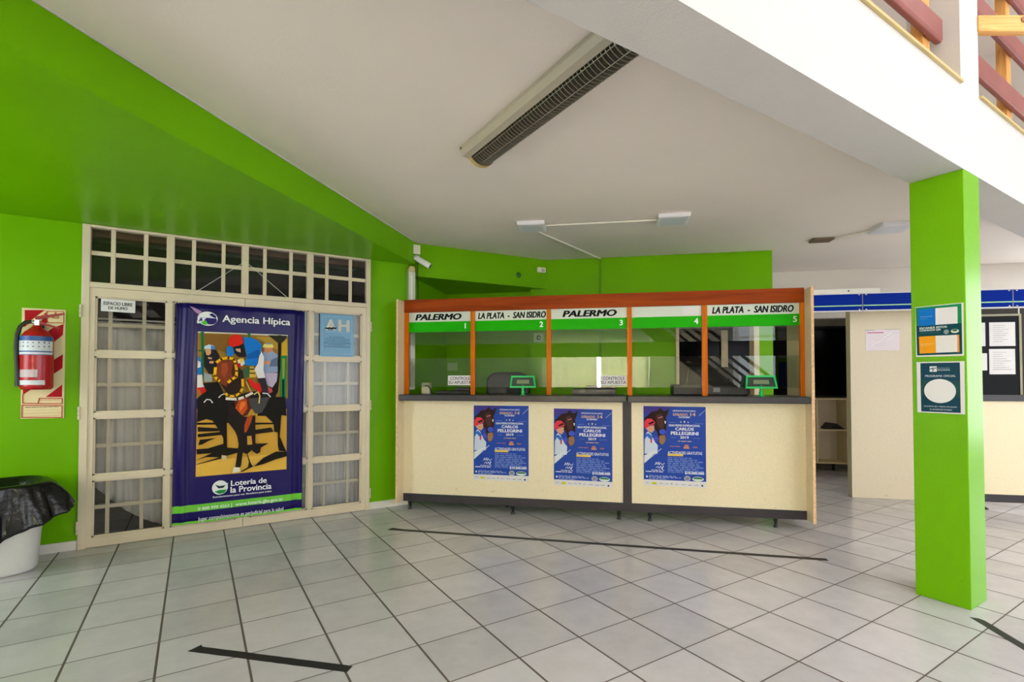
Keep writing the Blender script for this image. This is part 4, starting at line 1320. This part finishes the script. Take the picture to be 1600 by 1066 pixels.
printer('low black ticket printer behind the glass of window one', 0.42, 0.2, 0.36, 0.26, 0.035, 0.2)
printer('low black ticket printer behind the glass of window three', 1.84, 0.21, 0.42, 0.26, 0.06, 0.13)
t = thing('card_reader', 'cream card reader box beside the left post of window one', 'card reader', cf(0.115, 0.14, 1.1575), CF_R)
box(-0.045, 0.045, -0.03, 0.03, 0, 0.115).build('body', mat('cream_plastic', (206, 200, 168), 0.45), t, bevel=0.005)
MB().tube([(-0.005, -0.035, 0.085), (0.03, -0.045, 0.085), (0.06, -0.035, 0.05), (0.07, -0.02, 0.0)], 0.006, 8).build('cable', BLACKPLASTIC, t)
# chair or terminal backs behind windows two and five
t = thing('office_chair', 'black office chair behind the glass of window two', 'chair', cf(0.86, 0.72, 0), CF_R)
mb = MB()
v, f = [], []
for j in range(9):
    for i in range(13):
        u, q = i / 12 - 0.5, j / 8
        wd = 0.46 * (1 - 0.10 * abs(q - 0.6))
        rr = (1 - (abs(u) * 2) ** 6 * 0.25)
        v.append((u * wd, 0.06 * (2 * u) ** 2 * -1 + 0.02 * q, 1.06 + 0.33 * q * rr + (1 - rr) * 0.06))
for j in range(8):
    for i in range(12):
        a = j * 13 + i
        f.append((a, a + 1, a + 14, a + 13))
mb.add(v, f, 0, True)
o = mb.build('backrest', BLACKPLASTIC, t)
o.modifiers.new('thickness', 'SOLIDIFY').thickness = 0.05
box(-0.24, 0.24, -0.42, 0.02, 0.62, 0.70).build('seat', BLACKPLASTIC, t, bevel=0.02)
box(-0.03, 0.03, 0.03, 0.06, 0.66, 1.12).build('back_support', BLACKPLASTIC, t)
MB().tube([(0, -0.2, 0.62), (0, -0.2, 0.08)], 0.03, 12).build('gas_lift', BLACKPLASTIC, t)
for k in range(5):
    a = 2 * PI * k / 5
    mb = MB().tube([(0, -0.2, 0.10), (0.28 * math.cos(a), -0.2 + 0.28 * math.sin(a), 0.07)], 0.02, 8).lathe([(0, 0), (0.02, 0.004), (0.028, 0.028), (0.02, 0.052), (0, 0.056)], 0.28 * math.cos(a), -0.2 + 0.28 * math.sin(a), 12)
    mb.build('leg', BLACKPLASTIC, t)
t = thing('ticket_terminal', 'wide black ticket terminal behind the glass of windows four and five', 'terminal', cf(3.0, 0.24, 1.1575), CF_R)
box(-0.42, 0.25, -0.10, 0.16, 0, 0.10).build('body', BLACKPLASTIC, t, bevel=0.01)
mb = MB().add([(-0.28, 0.0, 0.10), (0.20, 0.0, 0.10), (0.20, 0.12, 0.10), (-0.28, 0.12, 0.10), (-0.25, 0.06, 0.27), (0.17, 0.06, 0.27), (0.17, 0.10, 0.27), (-0.25, 0.10, 0.27)],
              [(3, 2, 1, 0), (4, 5, 6, 7), (0, 1, 5, 4), (1, 2, 6, 5), (2, 3, 7, 6), (3, 0, 4, 7)])
mb.build('screen', BLACKPLASTIC, t, bevel=0.006)
box(-0.06, 0.0, -0.101, -0.0995, 0.03, 0.075).build('button', mat('grey_button', (120, 120, 124), 0.4), t)
t = thing('wall_card', 'small pale card on the booth wall seen through window one', 'sign', CF_LOC, CF_R)
box(-0.08, 0.05, 1.393, 1.399, 1.42, 1.52).build('card', mat('faded_card', (160, 190, 130), 0.5), t)
t = thing('wall_card', 'small pale card with a dark mark on the booth wall seen through window two', 'sign', CF_LOC, CF_R)
box(1.07, 1.19, 1.238, 1.244, 1.76, 1.87).build('card', mat('faded_card', (160, 190, 130), 0.5), t)
P = Print(1.2378, 0.0003)
P.ell((60, 90, 40), (1.105, 1.785), (1.155, 1.845)).ell((160, 190, 130), (1.12, 1.80), (1.148, 1.83))
P.build('mark', t)

# ------------------------------------------------------------------ corner fittings
t = thing('emergency_lamp', 'tall narrow unlit lamp tube mounted at the end of the door wall', 'lamp', (1.327, YD - 0.03, 0))
box(-0.042, 0.020, 0.0, 0.028, 1.20, 2.47).build('back_plate', mat('green_plate', (120, 160, 60), 0.4), t)
box(-0.030, 0.040, -0.035, 0.0, 1.20, 2.44).build('housing', mat('lamp_plastic', (206, 206, 190), 0.3), t, bevel=0.006)
MB().tube([(-0.006, -0.04, 1.24), (-0.006, -0.04, 2.40)], 0.012, 12).build('tube', mat('lamp_tube', (236, 236, 236), 0.3), t)
MB().tube([(0.005, -0.016, 2.44), (0.005, -0.016, 2.485), (0.005, -0.016, 2.50)], 0.03, 14, radii=[0.036, 0.034, 0.018]).build('end_cap', mat('aged_cap', (214, 190, 140), 0.4), t)
t = thing('junction_box', 'white junction box on the green beam above the security camera', 'box', (1.366, YD - 0.02, 0))
box(-0.045, 0.045, -0.07, 0.0, 2.625, 2.725).build('box_body', mat('box_white', (226, 222, 206), 0.4), t, bevel=0.006)
mb = MB()
for k in range(4):
    mb.box(0.0455, 0.0465, -0.05, -0.02, 2.645 + k * 0.018, 2.651 + k * 0.018)
mb.build('vent_slot', ink(120, 116, 100), t)
t = thing('security_camera', 'small white bullet camera under the junction box by the ceiling corner', 'camera', (1.372, YD - 0.075, 2.575))
MB().lathe([(0, 0.03), (0.036, 0.03), (0.036, 0.0), (0.03, -0.012), (0, -0.012)], n=20).build('mount', mat('camera_white', (232, 232, 232), 0.3), t)
MB().tube([(0, 0, -0.01), (0.03, -0.015, -0.03), (0.05, -0.02, -0.03)], 0.011, 10).build('arm', mat('camera_white', (232, 232, 232), 0.3), t)
MB().tube([(0.03, -0.005, -0.005), (0.125, -0.07, -0.075)], 0.030, 18).build('body', mat('camera_white', (232, 232, 232), 0.3), t)
MB().tube([(0.125, -0.07, -0.075), (0.127, -0.0713, -0.0763)], 0.022, 16).build('lens', BLACKPLASTIC, t)
tag(MB().tube([(1.398, 2.70, 2.55), (1.40, 2.705, 2.45), (1.395, 2.70, 2.38), (1.40, 2.69, 2.30), (1.398, 2.69, 2.14)], 0.005, 8).build('cable', BLACKPLASTIC), 'thin black cable hanging down beside the tall lamp tube', 'cable')


def beam2(x):
    return 2.727 - (x - 1.392) * (0.127 / 1.708)


t = thing('alarm_siren', 'small white vented box near the end of the green beam', 'alarm', (2.93, beam2(2.93), 2.625), -0.074)
box(-0.055, 0.055, -0.03, 0.0, -0.03, 0.03).build('case', mat('box_white', (226, 222, 206), 0.4), t, bevel=0.006)
mb = MB()
for k in range(3):
    mb.box(-0.01, 0.04, -0.0312, -0.030, -0.018 + k * 0.013, -0.012 + k * 0.013)
mb.build('vent_slot', ink(110, 110, 100), t)
t = thing('wall_socket', 'round green painted socket on the green beam', 'socket', (2.63, beam2(2.63), 2.54), -0.074)
mb = MB()
mb.lathe([(0, 0.006), (0.03, 0.006), (0.034, 0.0)], n=20)
o = mb.build('cover', mat('dark_green_cover', (40, 120, 10), 0.3), t)
o.rotation_euler = (PI / 2, 0, 0)
mb = MB().box(-0.015, 0.015, -0.012, -0.006, -0.004, 0.004)
mb.build('slot', ink(20, 60, 10), t)

# ------------------------------------------------------------------ ceiling fittings
t = thing('ceiling_lamp', 'long unlit louvred ceiling lamp running into the white balcony beam', 'lamp', (0, 0, 0))
ya, yb = 0.43, -1.055
# tray profile in x,z swept along y
prof = [(0.798, ZC - 0.001), (0.790, 2.728), (0.808, 2.698), (0.846, 2.690), (0.850, 2.735), (1.012, 2.735), (1.012, ZC - 0.001)]
mb = MB()
n = len(prof)
v = [(x, ya, z) for x, z in prof] + [(x, yb, z) for x, z in prof]
mb.add(v, [tuple(range(n)), tuple(range(2 * n - 1, n - 1, -1))] + [(i, n + i, n + (i + 1) % n, (i + 1) % n) for i in range(n)])
mb.build('housing', LAMPWHITE, t)
mb = MB()
cx, cz, rr = 0.930, 2.722, 0.082
ny = 54
for k in range(ny):
    y = ya - 0.03 - (ya - 0.03 - yb) * k / ny
    arc = [(cx + rr * math.cos(a), cz - rr * 0.75 * math.sin(a)) for a in [PI * q / 10 for q in range(11)]]
    inn = [(cx + (rr - 0.026) * math.cos(a), cz + 0.008 - (rr - 0.026) * 0.75 * math.sin(a)) for a in [PI * q / 10 for q in range(11)]]
    vv = [(x, y, z) for x, z in arc] + [(x, y, z) for x, z in inn] + [(x, y - 0.004, z) for x, z in arc] + [(x, y - 0.004, z) for x, z in inn]
    ff = []
    for q in range(10):
        ff += [(q, q + 1, 12 + q, 11 + q), (22 + q, 33 + q, 34 + q, 23 + q), (q, 22 + q, 23 + q, q + 1), (11 + q, 12 + q, 34 + q, 33 + q)]
    mb.add(vv, ff)
for a in (0.06, 0.3, 0.55, 0.8, 0.94):
    x, z = cx + rr * math.cos(PI * a), cz - rr * 0.75 * math.sin(PI * a)
    mb.tube([(x, ya - 0.03, z + 0.002), (x, yb, z + 0.002)], 0.0022, 6)
mb.build('louver', LOUVER, t)
mb = MB()
v, f = [], []
for y in (ya - 0.02, yb):
    for q in range(13):
        a = PI * q / 12
        v.append((cx + 0.058 * math.cos(a), y, cz + 0.010 - 0.040 * math.sin(a)))
for q in range(12):
    f.append((q, q + 1, 14 + q, 13 + q))
mb.add(v, f, 0, True)
mb.build('reflector', mat('dark_reflector', (104, 98, 86), 0.35, metal=0.5), t)
mb = MB()
v = []
for y, s in ((ya + 0.006, 0.86), (ya + 0.004, 1.0), (ya - 0.032, 1.0)):
    for q in range(15):
        a = PI * q / 14
        v.append((cx + (rr + 0.004) * s * math.cos(a), y, cz - (rr + 0.004) * 0.78 * s * math.sin(a)))
f = []
for j in range(2):
    for q in range(14):
        f.append((j * 15 + q, (j + 1) * 15 + q, (j + 1) * 15 + q + 1, j * 15 + q + 1))
f.append(tuple(range(15)))
mb.add(v, f, 0, False)
mb.build('end_cap', LAMPYELLOW, t)
MB().tube([(0.79, ya - 0.01, 2.73), (0.79, ya - 0.01, 2.745)], 0.008, 8).build('screw', ink(120, 110, 90), t)


def led_panel(label, x, y, sz, rz):
    t = thing('ceiling_panel', label, 'ceiling light', (x, y, ZC - 0.001), rz, 'square panel lights under the ceiling')
    h = sz / 2
    mb = MB()
    v = [(sx * h, sy * h, 0) for sx, sy in ((-1, -1), (1, -1), (1, 1), (-1, 1))] + [(sx * h, sy * h, -0.03) for sx, sy in ((-1, -1), (1, -1), (1, 1), (-1, 1))] + [(sx * (h - 0.012), sy * (h - 0.012), -0.036) for sx, sy in ((-1, -1), (1, -1), (1, 1), (-1, 1))]
    f = [(0, 1, 2, 3)]
    for a in (0, 4):
        f += [(a + i, a + 4 + i, a + 4 + (i + 1) % 4, a + (i + 1) % 4) for i in range(4)]
    f.append((8, 11, 10, 9))
    mb.add(v, f)
    mb.build('frame', PANELWHITE, t)
    k = h - 0.03
    MB().add([(-k, -k, -0.0365), (-k, k, -0.0365), (k, k, -0.0365), (k, -k, -0.0365)], [(0, 1, 2, 3)]).build('diffuser', DIFFUSER, t)


RP = CF_R
led_panel('square white panel light on the ceiling nearest the green door beam', 2.07, 1.53, 0.25, RP + 0.06)
led_panel('square white panel light above windows four and five, joined by the white conduit', 3.02, 0.68, 0.27, RP)
led_panel('square white panel light just left of the green pillar top', 4.98, -0.26, 0.30, RP)
t = thing('ceiling_plate', 'small dark old lamp plate on the ceiling in front of the white far wall', 'lamp plate', (4.88, 0.335, ZC - 0.001), RP)
box(-0.10, 0.10, -0.07, 0.07, -0.022, 0).build('plate', mat('brown_plate', (110, 90, 70), 0.5), t, bevel=0.004)


def conduit(label, pts, r=0.009):
    return tag(MB().tube(pts, r, 8).build('conduit', CABLEWHITE), label, 'conduit')


conduit('white conduit on the ceiling joining the two panel lights over the counter', [(2.165, 1.445, ZC - 0.0145), (2.915, 0.775, ZC - 0.0145)], 0.010)
wx = cf(1.875, 1.235, 0)
conduit('white conduit on the ceiling from the left panel light to the green wall', [(2.16, 1.62, ZC - 0.0145), (wx.x, wx.y, ZC - 0.0145)], 0.010)
tag(MB().tube([(wx.x, wx.y, ZC - 0.0145), (wx.x, wx.y, 1.2)], 0.006, 8).build('conduit', mat('green_painted_conduit', (84, 140, 8), 0.4)), 'green painted conduit running down the green booth wall', 'conduit')
conduit('thin brown-shadowed conduit between the old lamp plate and the right panel light', [(4.93, 0.24, ZC - 0.0145), (4.94, -0.10, ZC - 0.0145)], 0.012)

# ------------------------------------------------------------------ passage and next booth, right side
YR = 1.0
box_ = box
for k, (x0, x1, lb) in enumerate(((3.72, 4.578, 'blue lintel sign panel with a pale green stripe beside the ticket counter'), (4.584, 5.925, 'blue lintel sign panel with a pale green stripe passing behind the green pillar'), (5.931, 7.3, 'blue lintel sign panel at the right picture edge above the papers'))):
    t = thing('lintel_sign', lb, 'sign', CF_LOC, CF_R)
    box(x0, x1, YR, YR + 0.02, 2.018, 2.212).build('board', PAPER, t)
    o = box(x0 + 0.002, x1 - 0.002, YR - 0.004, YR - 0.0005, 2.030, 2.200).build('blue_face', BLUESIGN, t)
    box(x0 + 0.002, x1 - 0.002, YR - 0.0055, YR - 0.0042, 2.073, 2.084).build('stripe', mat('pale_green_stripe', (156, 214, 150), 0.4), t)
    for x in (x0 + 0.03, x1 - 0.03):
        for z in (2.036, 2.193):
            mb = MB()
            mb.lathe([(0, 0.006), (0.008, 0.004), (0.010, 0)], n=12)
            b = mb.build('bolt', CHROME, t)
            b.location = (x, YR - 0.0045, z)
            b.rotation_euler = (PI / 2, 0, 0)
t = thing('cable_duct', 'white cable duct on top of the blue lintel sign', 'cable duct', CF_LOC, CF_R)
box(3.72, 4.76, YR + 0.022, YR + 0.07, 2.212, 2.262).build('duct', CABLEWHITE, t, bevel=0.003)
mb = MB().tube([(4.46, YR + 0.022, 2.238), (4.46, YR + 0.018, 2.238)], 0.008, 10)
mb.build('screw', ink(70, 66, 60), t)
# notice in a plastic sleeve on the cream partition
t = card('sleeve_notice', 'pink-white printed notice in a plastic sleeve on the cream partition', 'notice', [(4.7640,1.6258),(5.0966,1.6262),(5.1034,1.8570),(4.7644,1.8493)], 1.362, mat('pink_paper', (226, 212, 218), 0.35), 0.002, None, CF_LOC, CF_R)
P = Print(1.3618, 0.0004)
P.rect((196, 110, 140), *((4.7801,1.8151),(4.9425,1.8270)))
for k, (a, b) in enumerate((((4.8102,1.7887),(5.0074,1.7903)), ((4.8100,1.7727),(4.9931,1.7738)), ((4.8098,1.7568),(5.0070,1.7578)), ((4.8096,1.7409),(4.9147,1.7433)), ((4.8536,1.6925),(4.9566,1.6959)), ((4.8498,1.6746),(5.0059,1.6778)), ((4.8992,1.6462),(5.0618,1.6483)))):
    P.dashes((196, 180, 190), a, b, k)
P.dashes((60, 56, 54), (4.7654,1.8453),(4.8521,1.8517), 3)
P.dashes((60, 56, 54), (4.9481,1.8520),(5.1034,1.8570), 5)
P.line((248, 246, 246), 0.008, (4.8087,1.6791),(5.0183,1.8130))
P.line((248, 246, 246), 0.008, (4.9519,1.7348),(5.0783,1.8219))
P.build('print', t)
# next booth counter
t = thing('ticket_counter', 'cream ticket counter with dark glazing right of the green pillar', 'counter', CF_LOC, CF_R)
box(5.62, 7.3, YR, YR + 0.018, 0.165, 1.09).build('front_panel', CREAM, t)
box(5.62, 7.3, YR - 0.004, YR + 0.018, 0.088, 0.165).build('kick_strip', BLACKKICK, t)
box(5.60, 7.3, YR - 0.02, YR + 0.42, 1.09, 1.155).build('countertop', BLACKTOP, t, bevel=0.004)
box(5.60, 5.62, YR, YR + 0.35, 0.02, 2.016).build('side_panel', CREAMSIDE, t)
o = box(5.62, 5.985, YR + 0.02, YR + 0.03, 1.155, 1.95).build('dark_pane', DARKGLASS, t)
box(5.985, 6.005, YR + 0.012, YR + 0.04, 1.155, 1.96).build('window_post', mat('pale_frame', (150, 146, 120), 0.5), t)
box(5.62, 5.985, YR + 0.012, YR + 0.04, 1.94, 1.96).build('window_rail', mat('pale_frame', (150, 146, 120), 0.5), t)
box(6.005, 7.3, YR + 0.022, YR + 0.032, 1.155, 2.016).build('dark_pane', mat('smoked_panel', (58, 54, 48), 0.5, spec=0.15), t)
box(5.62, 5.985, YR + 0.022, YR + 0.036, 1.96, 2.016).build('dark_lintel', mat('smoked_panel', (58, 54, 48), 0.5, spec=0.15), t)
for s in (5.7, 7.1):
    MB().tube([(s, YR + 0.33, 0.09), (s, YR + 0.05, 0.0)], 0.016, 10).build('foot', BLACKPLASTIC, t)
PR = [((5.7297,1.6393),(5.9532,1.8782)), ((5.7250,1.3578),(5.9485,1.6112)), ((5.6522,1.6403),(5.6950,1.8772)), ((5.6481,1.3964),(5.7064,1.5691))]
for (a, b), lb in zip(PR, ('upper white printed sheet on the dark glazing right of the pillar', 'lower white printed sheet on the dark glazing right of the pillar', 'upper white sheet half hidden by the right edge of the green pillar', 'lower white sheet half hidden by the right edge of the green pillar')):
    t = card('printed_sheet', lb, 'paper', [(a[0], a[1]), (b[0], a[1]), (b[0], b[1]), (a[0], b[1])], YR + 0.016, PAPER, 0.002, 'papers on the dark glazing', CF_LOC, CF_R)
    P = Print(YR + 0.016, 0.0003)
    w, h = b[0] - a[0], b[1] - a[1]
    for k in range(9):
        if w > 0.1:
            P.dashes((140, 138, 142), (a[0] + w * 0.14, b[1] - h * (0.12 + 0.085 * k)), (a[0] + w * random.uniform(0.5, 0.9), b[1] - h * (0.145 + 0.085 * k)), k)
    P.build('print', t)
# back booth seen through the passage
t = thing('shelf_unit', 'open cream shelf unit standing in the passage under the black glazing', 'shelf', CF_LOC, CF_R)
YK = 3.05
SK0, SK1 = 3.9, 5.27
mb = box(SK0, SK1, YK + 0.33, YK + 0.345, 0.13, 1.02)
mb.build('back_panel', mat('shelf_back', (226, 216, 200), 0.6), t)
for x0, x1 in ((SK0, SK0 + 0.02), (4.86, 4.88), (SK1 - 0.02, SK1)):
    box(x0, x1, YK, YK + 0.33, 0.11, 1.035).build('side_panel', CREAMSIDE, t)
for z in (0.11, 0.575, 1.015):
    box(SK0 + 0.02, SK1 - 0.02, YK, YK + 0.33, z, z + 0.02).build('shelf_board', CREAMSIDE, t)
for s in (4.0, 4.55, 5.12):
    MB().tube([(s, YK + 0.12, 0.11), (s, YK + 0.12, 0.0)], 0.018, 10).build('foot', BLACKPLASTIC, t)
t = thing('folded_cloth', 'dark folded item lying on the middle shelf in the passage', 'cloth', cf(5.10, YK + 0.10, 0.596), CF_R)
MB().add([(-0.12, -0.06, 0), (0.14, -0.06, 0), (0.14, 0.1, 0), (-0.12, 0.1, 0), (-0.07, -0.02, 0.09), (0.06, -0.02, 0.075), (0.06, 0.06, 0.075), (-0.07, 0.06, 0.09)], [(3, 2, 1, 0), (4, 5, 6, 7), (0, 1, 5, 4), (1, 2, 6, 5), (2, 3, 7, 6), (3, 0, 4, 7)]).build('cloth', mat('dark_cloth', (46, 42, 38), 0.8), t)
t = thing('small_box', 'small white box lying on the middle shelf in the passage', 'box', cf(4.90, YK + 0.12, 0.597), CF_R)
box(-0.045, 0.035, -0.05, 0.06, 0, 0.055).build('carton', PAPER, t, bevel=0.003)
t = thing('dark_glazing', 'large black glazed screen above the shelf unit in the passage', 'glazing', CF_LOC, CF_R)
box(2.2, 5.5, 3.45, 3.48, 1.06, 2.07).build('pane', DARKGLASS, t)
box(2.2, 5.5, 3.44, 3.50, 2.07, 2.10).build('top_rail', BLACKPLASTIC, t)
box(2.2, 5.5, 3.405, 3.50, 1.036, 1.06).build('sill', BLACKPLASTIC, t)
box(2.2, 3.88, 3.43, 3.48, 0.0, 1.036).build('lower_panel', BLACKPLASTIC, t)

# ------------------------------------------------------------------ posters on the pillar
PR_ = -PI / 2
t = card('code_poster', 'white bordered poster with blue and orange blocks, upper one on the green pillar', 'poster', [(1.0790,1.4463),(1.3082,1.4445),(1.3108,1.7507),(1.0803,1.7507)], 0, PAPER, 0.001, None, (PX0 - 0.0015, 0, 0), PR_)
P = Print(0, 0.0003)
P.poly((14, 70, 76), (1.0849,1.4545),(1.3014,1.4552),(1.3012,1.7466),(1.0820,1.7470))
P.poly((28, 132, 82), (1.0825,1.7469),(1.3012,1.7466),(1.3006,1.6327),(1.0845,1.6354))
P.poly((14, 110, 190), (1.0946,1.7364),(1.1788,1.7334),(1.1785,1.6325),(1.0949,1.6338))
P.poly((222, 222, 224), (1.1794,1.7327),(1.2829,1.7311),(1.2825,1.6328),(1.1791,1.6338))
P.poly((226, 154, 26), (1.0958,1.5689),(1.1779,1.5686),(1.1789,1.4665),(1.0984,1.4654))
P.poly((226, 140, 70), (1.2797,1.5669),(1.2888,1.5672),(1.2895,1.4663),(1.2796,1.4654))
P.poly((224, 222, 220), (1.1779,1.5686),(1.2800,1.5668),(1.2801,1.4677),(1.1790,1.4671))
P.line_text((214, 222, 222), 'ESCANEÁ ESTOS', (1.0999,1.6208),(1.2332,1.6189), 0.015, bold=0.035)
P.line_text((214, 222, 222), 'CÓDIGOS QR', (1.0997,1.6062),(1.2044,1.6032), 0.015, bold=0.035)
P.dashes((170, 190, 190), (1.1006,1.5880),(1.2001,1.5873), 1)
P.dashes((170, 190, 190), (1.1005,1.5800),(1.1725,1.5799), 2)
P.dashes((214, 226, 236), (1.1043,1.6865),(1.1643,1.6882), 3)
P.dashes((120, 170, 214), (1.1047,1.6746),(1.1446,1.6765), 4)
P.dashes((240, 210, 150), (1.1054,1.5189),(1.1690,1.5238), 5)
P.dashes((240, 200, 130), (1.1067,1.5091),(1.1451,1.5125), 6)
P.ell((140, 150, 152), (1.2179,1.6017),(1.2430,1.5746))
P.ell((206, 216, 190), (1.2521,1.6012),(1.2895,1.5777))
P.ell((40, 100, 70), (1.2592,1.6000),(1.2826,1.5881))
P.build('print', t)
t = card('code_poster', 'dark teal poster with a large white oval, lower one on the green pillar', 'poster', [(1.0819,1.1089),(1.3085,1.1083),(1.3098,1.4137),(1.0809,1.4142)], 0, PAPER, 0.001, None, (PX0 - 0.0015, 0, 0), PR_)
P = Print(0, 0.0003)
P.poly((24, 66, 84), (1.1013,1.1151),(1.2896,1.1154),(1.2891,1.4070),(1.1005,1.4078))
P.poly((34, 76, 76), (1.1002,1.3054),(1.2889,1.2992),(1.2893,1.2007),(1.1007,1.2154))
P.poly((222, 226, 226), (1.1467,1.3870),(1.1811,1.3870),(1.1807,1.3537),(1.1463,1.3548))
P.line((24, 66, 84), 0.004, (1.1482,1.3705),(1.1600,1.3772),(1.1710,1.3753),(1.1794,1.3775))
P.line((24, 66, 84), 0.004, (1.1558,1.3738),(1.1654,1.3686),(1.1611,1.3584))
P.line_text((180, 198, 204), 'HIPÓDROMO', (1.1835,1.3761),(1.2436,1.3756), 0.0065, bold=0.0)
P.line_text((222, 228, 230), 'DE LA PLATA', (1.1841,1.3642),(1.2435,1.3650), 0.0075, bold=0.03)
P.line_text((214, 222, 226), 'PROGRAMA OFICIAL', (1.1242,1.3289),(1.2698,1.3295), 0.012, bold=0.01)
P.ell((224, 224, 224), (1.1180,1.3110),(1.2701,1.1690), 40)
P.line_text((196, 208, 214), 'ESCANEÁ EL QR Y TENÉ EL PROGRAMA', (1.1160,1.1476),(1.2738,1.1488), 0.01, bold=0.02)
P.line_text((196, 208, 214), 'AL ALCANCE DE TU MANO', (1.1440,1.1290),(1.2500,1.1317), 0.0085, bold=0.02)
P.build('print', t)
# two notices on the far face of the pillar, visible mirrored in window five
t = card('pillar_notice', 'white notice on the counter side of the green pillar, mirrored in window five', 'notice', [(-3.36, 1.55), (-3.18, 1.55), (-3.18, 1.95), (-3.36, 1.95)], 0, PAPER, 0.001, None, (0, PY1 + 0.0015, 0), PI)
t = card('pillar_notice', 'blue notice on the counter side of the green pillar, mirrored in window five', 'notice', [(-3.36, 1.22), (-3.18, 1.22), (-3.18, 1.50), (-3.36, 1.50)], 0, BLUESIGN, 0.001, None, (0, PY1 + 0.0015, 0), PI)

tag(put(box(3.655, 3.748, 3.38, 3.42, 1.07, 2.06).build('cream_post', CREAMSIDE), CF_LOC, CF_R), 'narrow cream post standing against the dark glazing, seen through window five', 'post')
# ------------------------------------------------------------------ balcony railing above
YRL = -1.20
tag(box(-3.5, 3.13, -1.335, -1.07, 3.016, 3.032).build('sill_board', SILL), 'pale wooden sill board on the balcony beam left of the white column', 'board')
tag(box(3.435, 9.4, -1.335, -1.07, 3.016, 3.032).build('sill_board', SILL), 'pale wooden sill board on the balcony beam right of the white column', 'board')


def rail(label, x0, x1, z, h):
    o = MB()
    e = 0.018
    prof = [(YRL - 0.055, z + e), (YRL - 0.055 + e * 0.4, z), (YRL - 0.022, z), (YRL - 0.012, z + e * 0.5), (YRL - 0.012, z + h - e * 0.5), (YRL - 0.022, z + h), (YRL - 0.055 + e * 0.4, z + h), (YRL - 0.055, z + h - e)]
    o.xprism(prof, x0, x1)
    return tag(o.build('railing_board', MAROON, bevel=0.006), label, 'railing', 'maroon balcony railing boards')


Z1 = 3.295
for k, z in enumerate((3.28, 3.69, 4.09)):
    rail('maroon railing board left of the white column, %s' % ('lowest', 'middle one', 'top one')[k], -3.5, 3.09, z, 0.145)
for k, z in enumerate((3.28, 3.69, 4.09, 4.49)):
    rail('maroon railing board right of the white column, %s' % ('lowest', 'second from below', 'third from below', 'top one')[k], 3.46, 9.4, z, 0.145)
for x, lb in ((-1.2, 'pine railing post far left on the balcony'), (0.9, 'pine railing post halfway along the left balcony railing'), (2.985, 'pine railing post just left of the white upper column'), (4.47, 'pine railing post right of the white upper column'), (6.6, 'pine railing post farthest right on the balcony')):
    tag(box(x - 0.05, x + 0.05, YRL - 0.010, YRL + 0.05, 3.033, 4.7).build('railing_post', PINEV, bevel=0.004), lb, 'post')
# pine bar tied across in front of the railing
t = thing('pine_bar', 'pale pine bar with a round bolt head reaching right from the white column', 'bar', (3.445, -1.285, 3.425), -0.564)
box(0, 1.6, -0.05, -0.005, 0.0, 0.10).build('bar', PINE, t, bevel=0.004)
mb = MB().tube([(0.275, -0.05, 0.072), (0.275, -0.056, 0.072)], 0.019, 16)
mb.build('bolt_head', mat('dark_wood_plug', (150, 104, 76), 0.5), t)

# ------------------------------------------------------------------ behind the viewer: hall windows and staircase (mirrored in the glass)
wf = MB()
for x in (-0.9, 1.25, 3.4, 5.55, 7.66):
    wf.box(x, x + 0.05, -7.12, -7.05, 0.5, 4.1)
for z in (0.5, 2.3, 4.06):
    wf.box(-0.9, 7.71, -7.12, -7.05, z, z + 0.05)
o = thing('window_1', None, None, kind='structure')
wf.build('frame', ENAMEL, o)
wf = MB()
for y in (-6.95, -5.7, -4.95, -3.2):
    wf.box(-3.72, -3.66, y, y + 0.05, 0.9, 2.25)
for z in (0.9, 2.20):
    wf.box(-3.72, -3.66, -6.95, -3.15, z, z + 0.05)
o = thing('window_2', None, None, kind='structure')
wf.build('frame', ENAMEL, o)
for y0, y1, lb in ((-6.95, -5.03, 'cream curtain at the far half of the side hall window'), (-4.88, -3.1, 'cream curtain at the near half of the side hall window')):
    curtain('curtain', lb, y0, y1, -3.5, 0.75, 2.24, CURTAIN2, 5, 0.03, int((y1 - y0) * 8), 'cream curtains at the side window', None, 'y')

st = thing('staircase', 'dark wooden open staircase behind the viewer, mirrored in the ticket windows', 'staircase', CF_LOC, CF_R)
yS = -6.3


def slab(s0, z0, s1, z1, y0, y1, h):
    return MB().add([(s0, y0, z0), (s1, y0, z1), (s1, y1, z1), (s0, y1, z0), (s0, y0, z0 + h), (s1, y0, z1 + h), (s1, y1, z1 + h), (s0, y1, z0 + h)],
                    [(0, 1, 2, 3), (7, 6, 5, 4), (4, 5, 1, 0), (5, 6, 2, 1), (6, 7, 3, 2), (7, 4, 0, 3)])


sa, za, sb, zb_ = 5.6, 0.0, 2.2, 2.85
for y in (yS, yS - 1.05):
    slab(sa, za, sb, zb_, y - 0.05, y, 0.26).build('stringer', STAIRWOOD, st)
    slab(sa, za + 0.95, sb, zb_ + 0.95, y - 0.05, y, 0.08).build('handrail', STAIRWOOD, st)
    slab(sa, za + 0.55, sb, zb_ + 0.55, y - 0.04, y - 0.01, 0.07).build('side_rail', STAIRWOOD, st)
for k in range(14):
    u = (k + 0.7) / 14.5
    s, z = sa + (sb - sa) * u, za + (zb_ - za) * u + 0.16
    box(s - 0.14, s + 0.14, yS - 1.0, yS - 0.05, z, z + 0.04).build('tread', STAIRWOOD, st)
